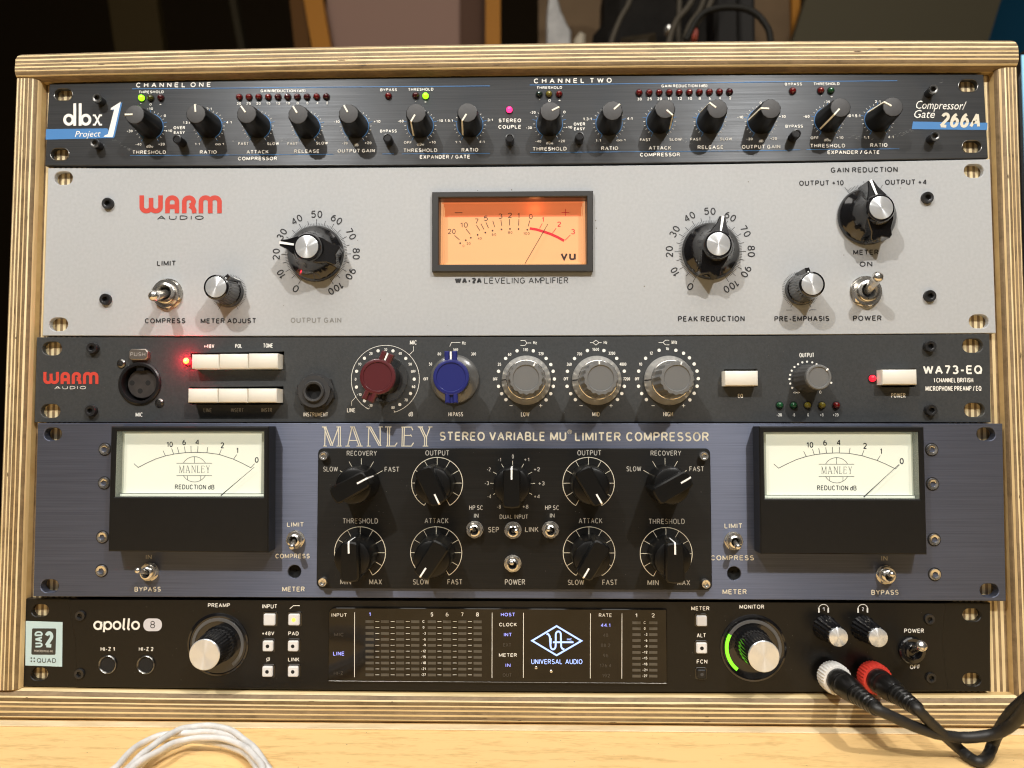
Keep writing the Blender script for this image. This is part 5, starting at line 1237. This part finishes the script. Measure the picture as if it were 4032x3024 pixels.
# sticker on the left ear
pz = .1; pk = Pr(u5, pz, mat('pale_cyan_sticker', (.50, .67, .71), .4))
pk.poly([rp('X', x, y, pz) for x, y in ((183, 812), (718, 830), (724, 182), (190, 166))]); stk = pk.flush('sticker')
pk = Pr(stk, .16, mat('charcoal_sticker_ink', (.035, .035, .033), .5)); M_st = MATS['pale_cyan_sticker']
q0 = rp('X', 270, 655, .16); q1 = rp('X', 632, 275, .16)
pk.poly(rrect(q0[0], q0[1], q1[0], q1[1], .7)); pk.flush('dark_square')
pk = Pr(stk, .22, M_st)
def up(t, xb, y0_, y1_, h, bold): a = rp('X', xb, y0_, .22); b = rp('X', xb, y1_, .22); pk.text(t, a, b, h * .27125 * .128, bold)
up('UAD', 437, 550, 310, 122, .045); pk.T('X', '2', 456, 556, 588, 558, 243, .05); pk.T('X', 'POWERED PLUG-INS', 312, 617, 585, 622, 33, .02, mt=M_greyprint); pk.flush('lettering')
pk.T('X', 'QUAD', 350, 770, 628, 775, 66, .0, mt=MATS['charcoal_sticker_ink'])
for x, y in ((270, 705), (313, 706), (270, 750), (313, 752)): c = rp('X', x, y, .22); pk.mb.add([(c[0] - .33, c[1] - .33, .22), (c[0] + .33, c[1] - .33, .22), (c[0] + .33, c[1] + .33, .22), (c[0] - .33, c[1] + .33, .22)], [(0, 1, 2, 3)], MATS['charcoal_sticker_ink'])
pk.flush('lettering')
pa = Pr(u5, ZA + .1, M_white)
w_ = 29 * .27125 * .1275
strokes(pa, 'X', [arcpx(1237, 230, 53, 53, 0, 360, 26), [(1287, 178), (1275, 290)]], w_, M_white, rnd=False)
strokes(pa, 'X', [[(1336, 175), (1322, 328)], arcpx(1381, 232, 50, 52, 0, 360, 26), arcpx(1514, 230, 50, 52, 0, 360, 26), [(1620, 128), (1606, 270), (1618, 286), (1632, 286)], [(1689, 128), (1674, 270), (1684, 286), (1698, 286)], arcpx(1784, 230, 50, 52, 0, 360, 26)], w_, M_white, .004)
pa.flush('maker_mark')
q0 = rp('X', 1896, 313, ZA); q1 = rp('X', 2170, 130, ZA); pa.mt = mat('pale_lilac_print', (.62, .62, .66), .5)
pa.poly(rrect(q0[0], q0[1], q1[0], q1[1], (q1[1] - q0[1]) * .46, 7), pa.mt); pa.flush('number_badge')
pa.z += .06; pa.T('X', '8', 1994, 272, 2066, 272, 104, -.01, mt=M_black); pa.flush('lettering'); pa.z -= .06
captions(pa, '''Q|HI-Z 1|674 414 768 414 26|
Q|HI-Z 2|930 414 1027 414 26|
Q|PREAMP|1393 121 1541 121 27|
Q|INPUT|1757 129 1857 129 28|
Q|+48V|1755 309 1837 309 26|
Q|PAD|1932 310 2001 310 26|
Q|O|1784 482 1808 482 24|
Q|LINK|1930 484 2006 484 26|
V|METER|142 132 255 132 25|
V|ALT|177 300 233 300 25|
V|FCN|176 463 242 463 25|
V|MONITOR|442 122 596 122 25|
V|POWER|1467 272 1590 272 26|
V|OFF|1503 497 1567 497 26|''', M_white, bold=.014)
strokes(pa, 'Q', [[(1942, 131), (1966, 110), (2008, 110)]], .34, M_white); strokes(pa, 'Q', [[(1785, 488), (1807, 456)]], .2, M_white); pa.flush('filter_symbol')
for cx_, t in ((965, '1'), (1209, '2')):
    strokes(pa, 'V', [arcpx(cx_, 126, 31, 32, -8, 188, 18)], .34, M_white); strokes(pa, 'V', [[(cx_ - 29, 118), (cx_ - 29, 146)], [(cx_ + 29, 118), (cx_ + 29, 146)]], .75, M_white, .006); pa.T('V', t, cx_ - 6, 136, cx_ + 7, 136, 24, .02); pa.flush('headphone_symbol')
# square keys
def sq_key(r, x, y, s, lit, big=False, dot=None):
    c = rp(r, x, y, 2.2); h = s * REG[r][2] * .127 / 2
    def f(mb):
        mb.prism(rrect(-h * 1.32, -h * 1.32, h * 1.32, h * 1.32, 1.0), 0, .45, M_gloss, .2)
        mb.prism(rrect(-h, -h, h, h, .7), .3, 1.8, M_wlit if lit else M_bplas, .45)
    o = inst('square_key', ('sq', s, lit), f, u5, (c[0], c[1], ZA))
    def g(mb): mb.lathe([(.0 + h * .36, 1.84), (.01, 1.86)], L_core if dot == 'y' else (M_cap if not lit else M_dark), 16, cap1=False)
    if dot: sub('key_lamp', ('kd', s, dot, lit), g, o)
sq_key('Q', 1803, 205, 76, 1); sq_key('Q', 1968, 205, 74, 1, dot='y')
for x, y in ((1793, 382), (1962, 382), (1790, 553), (1962, 553)): sq_key('Q', x, y, 68, 1, dot='k')
sq_key('V', 208, 198, 62, 1); sq_key('V', 208, 367, 64, 1, dot='k'); sq_key('V', 208, 530, 56, 0, dot='k')
# instrument sockets
def hiz(mb):
    mb.lathe([(4.7, 0), (4.6, .6), (4.2, .9), (3.8, .6), (3.6, .2)], M_dsteel, 36, cap1=False); mb.lathe([(3.7, .12), (.01, .08)], M_dark, 30, cap1=False)
for x, y in ((722, 503), (978, 505)): c = rp('Q', x, y, ZA); inst('instrument_socket', 'hiz', hiz, u5, (c[0], c[1], ZA))
# big encoder knobs with light rings
M_ringoff = mat('unlit_light_ring', (.10, .10, .10), .35); M_ringon = mat('lit_green_ring', (.1, .4, .02), .4, emit=(.20, 1, .02), es=1.6)
def enc(r, cx_, cy_, R, kx, ky, kr, H, lit):
    b = rp(r, cx_, cy_, ZA); kc = rp(r, kx, ky, H + ZA); k = REG[r][2] * .1275
    mb = MB(); mb.lathe([(R * k, ZA), (R * k * .985, ZA + .5), (R * k * .93, ZA + .7), (R * k * .9, ZA + .35), (R * k * .6, ZA + .3)], M_gloss, 56, b); o = mb.obj('knob_well', u5, (b[0], b[1], ZA))
    c = kc; rr = R * k * .795
    for a0, a1, m, nm in (((232, -52, M_ringoff, 'light_ring'),) if not lit else ((150, -52, M_ringoff, 'light_ring'), (232, 150, M_ringon, 'lit_light_ring'))):
        mb = MB(); n = 30; vs = []
        for i in range(n + 1):
            a = radians(a0 + (a1 - a0) * i / n); 
            for q, zz in ((rr - .85, .3), (rr - .7, .75), (rr + .7, .75), (rr + .85, .3)): vs.append((b[0] + q * cos(a), b[1] + q * sin(a), ZA + zz))
        mb.add(vs, [(4 * i + j, 4 * i + 4 + j, 4 * i + 5 + j, 4 * i + 1 + j) for i in range(n) for j in range(3)], m); mb.obj(nm, o, (b[0], b[1], ZA))
    kk = kr * k * (1 - H / 371)
    def body(mb): mb.lathe([(kk * 1.25, .3), (kk * 1.2, 2), (kk * 1.04, H - 2), (kk * 1.0, H - .9)], M_gloss, 90, flute=lambda a, z: -.35 * (.5 + .5 * cos(a * 30)))
    kb = inst('knob', ('enc', R), body, u5, (c[0], c[1], ZA))
    def capf(mb): mb.lathe([(kk * .99, H - .95), (kk * 1.0, H - .3), (kk * .96, H), (.02, H)], M_spun, 56, cap1=False)
    sub('knob_cap', ('encc', R), capf, kb)
enc('Q', 1462, 370, 208, 1368, 440, 103, 17.5, False)
enc('V', 527, 366, 203, 595, 420, 95, 17.5, True)
def hp_knob(mb): mb.lathe([(6.4, .2), (6.2, 1.5), (5.7, 3), (4.9, 14.6), (4.5, 14.9)], M_gloss, 72, flute=lambda a, z: -.4 * (.5 + .5 * cos(a * 18)))
def hp_cap(mb): mb.lathe([(4.35, 14.8), (4.35, 15.6), (4.1, 15.75), (.02, 15.75)], M_spun, 36, cap1=False)
for x, y in ((1060, 300), (1308, 303)):
    c = rp('V', x, y, 15.8 + ZA); k = inst('knob', 'hp_knob', hp_knob, u5, (c[0], c[1], ZA)); sub('knob_cap', 'hp_cap', hp_cap, k)
c = rp('V', 1512, 378, ZA)
mb = MB(); mb.lathe([(6.6, ZA), (6.5, ZA + 1.4), (5.9, ZA + 2.0), (4.4, ZA + 2.0), (4.2, ZA + 3.6), (3.4, ZA + 3.8), (2.6, ZA + 1)], M_gloss, 40, c); sw = mb.obj('power_switch', u5, (c[0], c[1], ZA))
t = rp('V', 1577, 352, 17); mb = MB(); p0 = Vector((c[0], c[1], 2)); p1_ = Vector((t[0], t[1] , 17)); d = p1_ - p0
mb.tube([p0 + d * k for k in (0, .5, .8, .86, .92, .97, 1.02, 1.05, 1.07)], [1.3, 1.5, 1.9, 2.3, 2.5, 2.5, 2.2, 1.4, .05], M_steel, 18); mb.obj('lever', sw, p0, 60)

# ------------------------------------------------------------------ headphone leads
def smooth_path(pts, n=10):
    P = [Vector(p) for p in pts]; P = [P[0] * 2 - P[1]] + P + [P[-1] * 2 - P[-2]]; out = []
    for i in range(1, len(P) - 2):
        for k in range(n):
            t = k / n; a, b, c, d = P[i - 1:i + 3]
            out.append(.5 * ((2 * b) + (c - a) * t + (2 * a - 5 * b + 4 * c - d) * t * t + (3 * b - a - 3 * c + d) * t ** 3))
    out.append(P[-2]); return out
M_cable = mat('black_cable_rubber', (.014, .0135, .013), .5, vary=.15, vs=(300, 300, 300)); M_boot = mat('black_plug_plastic', (.008, .0075, .007), .30)
M_wring = mat('white_ribbed_ring', (.74, .73, .70), .42); M_rring = mat('red_ribbed_ring', (.60, .045, .03), .35)
def lead(base, end, z_end, path, mt, lab, cm):
    b = rp('V', *base, ZA); e = rp('V', *end, z_end); B = Vector((b[0], b[1], ZA)); E = Vector((e[0], e[1], z_end)); d = E - B; ax = d.normalized()
    t = thing('headphone_cable', (b[0], b[1], 0), lab, 'headphone cable')
    def seg_(z0, z1, prof, m, name, n=40, fl=None, closed=True):
        mb = MB(); q = Vector((0, 0, 1)).rotation_difference(ax); rings = []
        for r_, s in prof:
            L_ = []
            for i in range(n):
                a = 2 * pi * i / n; rr = r_ + (fl(a) if fl else 0); v = Vector((rr * cos(a), rr * sin(a), 0)); v.rotate(q); L_.append(tuple(B + ax * s + v))
            rings.append(L_)
        loft(mb, rings, m); return mb.obj(name, t, B, 40)
    seg_(0, 0, [(3.2, 0), (3.2, 4)], M_steel, 'plug_shaft', 24)
    seg_(0, 0, [(6.7, 3.2), (7.1, 4), (7.2, 9.5), (6.8, 10.6), (6.0, 10.8)], mt, 'coloured_ring', 60, lambda a: .18 * cos(a * 30))
    prof = [(5.6, 10), (5.8, 13), (5.6, 15)]; prof += [(5.6, 16), (5.4, 16.3), (5.6, 17), (5.4, 17.6), (5.6, 18.2), (5.6, 22), (5.2, 26), (4.6, 29)]
    seg_(0, 0, prof, M_boot, 'plug_body', 36)
    L_ = d.length; rib = []; s = 29.0; k = 0; 
    while s < L_ - 2:
        r_ = 4.4 - (s - 29) / (L_ - 29) * 1.3; rib += [(r_ * .84, s), (r_, s + .4), (r_ * .97, s + 2.1), (r_ * .84, s + 2.4)]; s += 3.0
    rib += [(3.1, L_ - 2), (3.3, L_ - 1), (3.2, L_), (2.4, L_ + .4)]
    seg_(0, 0, rib, M_boot, 'strain_relief', 30)
    pts = [E - ax * 3, E + ax * 1.0] + path; mb = MB(); sp = smooth_path(pts, 12); mb.tube(sp, [cm * (1 + .025 * sin(i * .9) * sin(i * .23)) for i in range(len(sp))], M_cable, 16); mb.obj('cable', t, E, 60); return t
def pz_(x, y, z):
    c = rp('V', x, y, z)
    if c[1] < DESK_Y + 2.7: return Vector(at_y(*rpx('V', x, y), DESK_Y + 2.7))
    return Vector((c[0], c[1], z))
lead((990, 520), (1292, 742), 46, [pz_(1400, 795, 47), pz_(1520, 850, 45), pz_(1660, 897, 42), pz_(1800, 921, 40), pz_(1930, 918, 41), pz_(2050, 893, 44), pz_(2140, 840, 50), pz_(2205, 765, 58), pz_(2290, 640, 70), pz_(2420, 500, 80)], M_wring,
     'black headphone cable with a white ringed plug, left of the red ringed one', 2.35)
lead((1240, 520), (1543, 742), 46, [pz_(1610, 810, 45), pz_(1710, 905, 41), pz_(1800, 985, 36), pz_(1880, 1050, 32.5), pz_(1935, 1072, 32), pz_(1985, 1040, 33), pz_(2020, 960, 36), pz_(2060, 870, 41), pz_(2130, 770, 48), pz_(2215, 690, 56), pz_(2330, 600, 66)], M_rring,
     'black headphone cable with a red ringed plug, beside the white ringed one', 2.35)

# ------------------------------------------------------------------ coiled white cable on the desk
M_wc = mat('grey_white_cable', (.70, .69, .67), .45, vary=.12, vs=(200, 200, 200))
def dz(x, y, h): return Vector(at_y(*rpx('Z', x, y), DESK_Y + h + 2.5))
loops = [([(-60, 1050), (60, 960), (175, 880), (280, 745), (420, 640), (600, 555), (760, 520), (930, 520), (1100, 500), (1300, 520), (1480, 580), (1640, 690), (1760, 820), (1830, 930), (1860, 1060)], 1.6),
         ([(100, 1100), (180, 1000), (300, 880), (430, 760), (560, 650), (700, 555), (860, 478), (1020, 440), (1190, 440), (1360, 470), (1500, 545), (1620, 640), (1720, 760), (1790, 870), (1830, 1000)], 3.6),
         ([(150, 1100), (260, 960), (420, 830), (600, 720), (760, 640), (930, 585), (1120, 565), (1300, 575), (1480, 625), (1610, 710), (1700, 810), (1750, 900), (1780, 1050)], 5.0),
         ([(200, 1100), (330, 930), (480, 810), (620, 725), (780, 660), (960, 600), (1130, 600), (1320, 640), (1480, 690), (1590, 760), (1660, 840), (1700, 920), (1730, 1050)], 2.0)]
mb = MB(); allp = []
for k, (pts, h) in enumerate(loops):
    P_ = [dz(x, y, h + .4 * sin(x * .01 + k)) for x, y in pts]
    cx_ = (P_[0][0] + P_[-1][0]) / 2; far = [Vector((P_[-1][0] + 3, DESK_Y + h, P_[-1][2] + 30)), Vector((cx_ + 20, DESK_Y + h, P_[-1][2] + 62)), Vector((cx_ - 30, DESK_Y + h, P_[-1][2] + 62)), Vector((P_[0][0] - 3, DESK_Y + h, P_[0][2] + 28))]
    allp += P_ + far
sp = smooth_path(allp, 8); sp = [v + Vector((.22 * sin(i * .31), .12 * sin(i * .47 + 1), .2 * sin(i * .27 + 2))) for i, v in enumerate(sp)]; mb.tube(sp, [1.42 * (1 + .03 * sin(i * .7) * sin(i * .13)) for i in range(len(sp))], M_wc, 12); wc = mb.obj('white_cable', None, (-140, DESK_Y, 40), 60); tag(wc, 'coil of greyish white cable lying on the desk at the lower left', 'cable')

# ------------------------------------------------------------------ the dim room behind
def bx(name, px0, px1, z, mt, y0=DESK_Y - 600, y1=900, th=20, slant=0.0, **k):
    """upright piece seen between two measured columns at depth z"""
    a = at(px0, 80, z)[0]; b = at(px1, 80, z)[0]; s = slant; yc = at(2000, 80, z)[1]; mb = MB()
    f = lambda x, y: x + s * (y - yc)
    mb.prism([(f(a, y0), y0), (f(b, y0), y0), (f(b, y1), y1), (f(a, y1), y1)], z - th, z, mt, 0, True); o = mb.obj(name, None, ((a + b) / 2, 0, z), 0); tag(o, **k); return o
mb = MB(); mb.box(-2600, -1100, 2600, 1700, -1640, -1600, mat('dark_brown_wall', (.010, .006, .002), .8, spec=.06)); wl = mb.obj('wall', None, (0, 0, -1600), 0); wl['kind'] = 'structure'
mb = MB(); mb.box(-2600, -1140, 2600, -1100, -1600, 900, mat('dark_floor', (.05, .04, .03), .7)); fl_ = mb.obj('floor', None, (0, -1100, 0), 0); fl_['kind'] = 'structure'
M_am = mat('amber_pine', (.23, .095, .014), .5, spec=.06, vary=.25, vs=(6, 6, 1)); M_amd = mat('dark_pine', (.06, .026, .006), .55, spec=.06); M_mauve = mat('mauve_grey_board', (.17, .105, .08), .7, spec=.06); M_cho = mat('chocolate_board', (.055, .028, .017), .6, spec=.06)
M_olive = mat('olive_grey_panel', (.045, .038, .023), .6, spec=.06); M_tan = mat('dusty_tan_board', (.085, .055, .03), .7, spec=.06, vary=.3, vs=(8, 8, 8)); M_teal = mat('deep_teal_wall', (.005, .04, .075), .6, spec=.06)
bx('upright_board', 440, 630, -900, mat('dim_brown_board', (.020, .013, .004), .7, spec=.06), slant=-.16, label='dim brown upright board far behind the rack on the left', cat='board')
bx('upright_strip', 920, 945, -900, mat('dim_grey_strip', (.016, .012, .006), .7, spec=.06), slant=-.2, label='thin grey upright strip far behind the rack, left of the amber post', cat='strip')
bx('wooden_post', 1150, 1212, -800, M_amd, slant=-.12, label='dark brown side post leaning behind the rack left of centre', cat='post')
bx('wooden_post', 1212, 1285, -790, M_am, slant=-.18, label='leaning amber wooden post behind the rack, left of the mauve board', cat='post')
bx('mauve_board', 1285, 1812, -830, M_mauve, label='plain mauve grey board between two amber posts behind the rack', cat='board')
bx('upright_board', 1812, 1912, -820, M_cho, label='chocolate brown upright board right of the mauve board', cat='board')
bx('wooden_post', 1912, 1970, -780, M_am, label='straight amber wooden post above the middle of the rack', cat='post')
bx('storage_board', 2120, 3120, -760, M_tan, label='dusty tan board behind the bundle of black cables', cat='board')
bx('narrow_batten', 3120, 3152, -750, M_am, label='narrow amber batten at the right edge of the tan board', cat='batten')
bx('wardrobe_panel', 3152, 3925, -700, M_olive, slant=.33, label='dark olive grey panel behind the right of the rack', cat='panel')
bx('teal_partition', 3700, 5400, -900, M_teal, label='deep teal partition behind the right corner of the rack', cat='partition')
# clutter standing behind the case
def hump(name, pts, z, th, mt, **k):
    P_ = [at(x, y, z) for x, y in pts]; mb = MB(); mb.prism(P_[::-1] if sum((P_[i - 1][0] * P_[i][1] - P_[i][0] * P_[i - 1][1]) for i in range(len(P_))) < 0 else P_, z - th, z, mt, th * .2, True)
    o = mb.obj(name, None, (P_[0][0], P_[0][1], z), 40); tag(o, **k); return o
M_bag = mat('black_bag_cloth', (.006, .005, .004), .7, spec=.06, vary=.4, vs=(20, 20, 20), bump=.5, bs=(30, 30, 30), bd=.01)
hump('black_bag', [(2330, 420), (2340, 110), (2385, 60), (2390, -120), (2440, -220), (2900, -220), (2930, -60), (2920, 420)], -560, 90, M_bag, label='black cloth bag slumped behind the middle of the rack', cat='bag')
hump('dark_box', [(2440, 420), (2450, 128), (2590, 106), (2600, 420)], -470, 60, mat('dark_brown_box', (.020, .015, .009), .6, spec=.06), label='small dark brown box in front of the black bag', cat='box')
hump('plastic_bag', [(2150, 420), (2150, 60), (2170, -100), (2185, -60), (2210, 40), (2235, 95), (2250, 120), (2240, 420)], -640, 12, mat('clear_grey_plastic', (.17, .16, .145), .2, vary=.5, vs=(30, 30, 30), bump=.6, bs=(20, 20, 20), bd=.01), label='crumpled clear plastic bag leaning on the tan board', cat='plastic bag')
hump('white_pouch', [(2255, 420), (2262, 150), (2285, 118), (2305, 130), (2300, 420)], -560, 20, mat('off_white_cloth', (.25, .215, .155), .7), label='small off white pouch beside the clear plastic bag', cat='pouch')
hump('red_connector', [(2728, 150), (2731, 112), (2745, 104), (2752, 118), (2748, 150)], -380, 12, mat('brick_red_plastic', (.28, .05, .03), .4), label='small red connector among the black cables', cat='connector')
hump('silver_connector', [(2625, 120), (2622, 100), (2634, 88), (2646, 98), (2640, 120)], -400, 10, M_steel, label='tiny silver connector among the black cables', cat='connector')
M_bk = mat('black_lead_rubber', (.012, .011, .009), .45, spec=.06)
def wire(pts, z, r, lab, mt=M_bk, grp=None):
    P_ = [Vector((*at(x, y, z + k * 3), z + k * 3)) for k, (x, y) in enumerate(pts)]; mb = MB(); mb.tube(smooth_path(P_, 8), r, mt, 8); o = mb.obj('cable', None, P_[0], 60); tag(o, lab, 'cable', grp)
M_bkg = mat('grey_lead_rubber', (.045, .038, .028), .45, spec=.06)
wire([(2500, -150), (2480, 0), (2440, 80), (2400, 200), (2380, 420)], -440, 3, 'grey cable curving down the left of the black bag', M_bkg)
wire([(2780, -150), (2720, 10), (2660, 90), (2630, 200), (2620, 420)], -400, 3.2, 'grey cable bending over the silver connector', M_bkg)
wire([(2680, -150), (2675, 20), (2672, 150), (2670, 420)], -420, 2.8, 'straight grey cable hanging left of the red connector', M_bkg)
wire([(2800, -100), (2760, 30), (2710, 110), (2690, 220), (2690, 420)], -410, 3, 'grey cable slanting behind the red connector', M_bkg)
wire([(2830, -80), (2790, 30), (2740, 100), (2700, 200), (2700, 420)], -395, 3, 'rightmost grey cable slanting down beside the headphones', M_bkg)
wire([(2700, 160), (2760, 60), (2850, 30), (2950, 40), (3010, 90), (3035, 170), (3040, 420)], -370, 3.4, 'black cable arching over to the right of the headphones')
# headphones hanging on the clutter
hd = thing('headphones', (110, 250, -420), 'black headphones with a grey ear pad hanging behind the rack', 'headphones')
c = at(2885, 90, -430); mb = MB()
mb.prism(rrect(c[0] - 22, c[1] - 62, c[0] + 5, c[1] + 42, 9), -460, -420, mat('black_ear_cup', (.008, .007, .006), .6, spec=.08), 4, True); mb.obj('ear_cup', hd, (c[0], c[1], -430))
mb = MB(); mb.prism(rrect(c[0] + 5, c[1] - 50, c[0] + 24, c[1] + 34, 7), -455, -425, mat('grey_ear_pad', (.014, .013, .012), .7, spec=.08), 4, True); mb.obj('ear_pad', hd, (c[0] + 12, c[1], -430))
mb = MB(); mb.tube(smooth_path([(c[0] - 8, c[1] + 30, -440), (c[0] - 12, c[1] + 110, -450), (c[0] - 70, c[1] + 190, -470), (c[0] - 150, c[1] + 190, -480)], 8), 7, M_bplas, 10); mb.obj('headband', hd, (c[0], c[1] + 60, -440))
# pale screen edge beyond the right side
mon = thing('monitor', (330, 60, -180), 'pale blue lit screen peeking past the right side of the rack', 'monitor')
a = at(4022, 260, -180); mb = MB(); mb.prism([(a[0] - 2, -60), (a[0] + 240, -60), (a[0] + 240, a[1] + 20), (a[0] + 8, a[1] + 16), (a[0] - 2, a[1] - 10)], -195, -180, M_bplas, 1, True); mb.obj('screen_case', mon, (a[0] + 120, 60, -190), 0)
M_scr = mat('lit_blue_screen', (.2, .4, .5), .3, emit=(.30, .58, .80), es=.8); M_scb = mat('lit_cyan_screen', (.1, .4, .5), .3, emit=(.02, .45, .70), es=.8)
mb = MB(); mb.box(a[0], -50, a[0] + 236, a[1] + 8, -180, -179, M_scr); mb.box(a[0], a[1] - 62, a[0] + 236, a[1] - 42, -179, -178.5, M_scb); mb.obj('screen', mon, (a[0] + 120, 60, -180), 0)

for u, z_, rg, x0_, x1_, y0_, y1_, n in ((u4, ZP + .05, 'O', 150, 1700, 290, 1450, 26), (u4, ZP + .05, 'N', 150, 1900, 290, 1450, 26), (u4, ZM + .05, 'P', 1550, 2040, 80, 1300, 10), (u5, ZA + .05, 'V', 100, 1700, 100, 600, 26), (u5, ZA + .05, 'Q', 480, 2000, 100, 620, 24), (u3, .05, 'K', 50, 2200, 90, 730, 22), (u3, .05, 'I', 300, 1500, 100, 740, 14)):
    rr = random.Random(n + int(x0_)); ps = Pr(u, z_, mat('pale_dust', (.20, .19, .17), .8))
    for k in range(n): ps.disc(rp(rg, rr.uniform(x0_, x1_), rr.uniform(y0_, y1_), z_), rr.uniform(.05, .15), n=6)
    o = ps.flush('dust_specks'); o['kind'] = 'stuff'
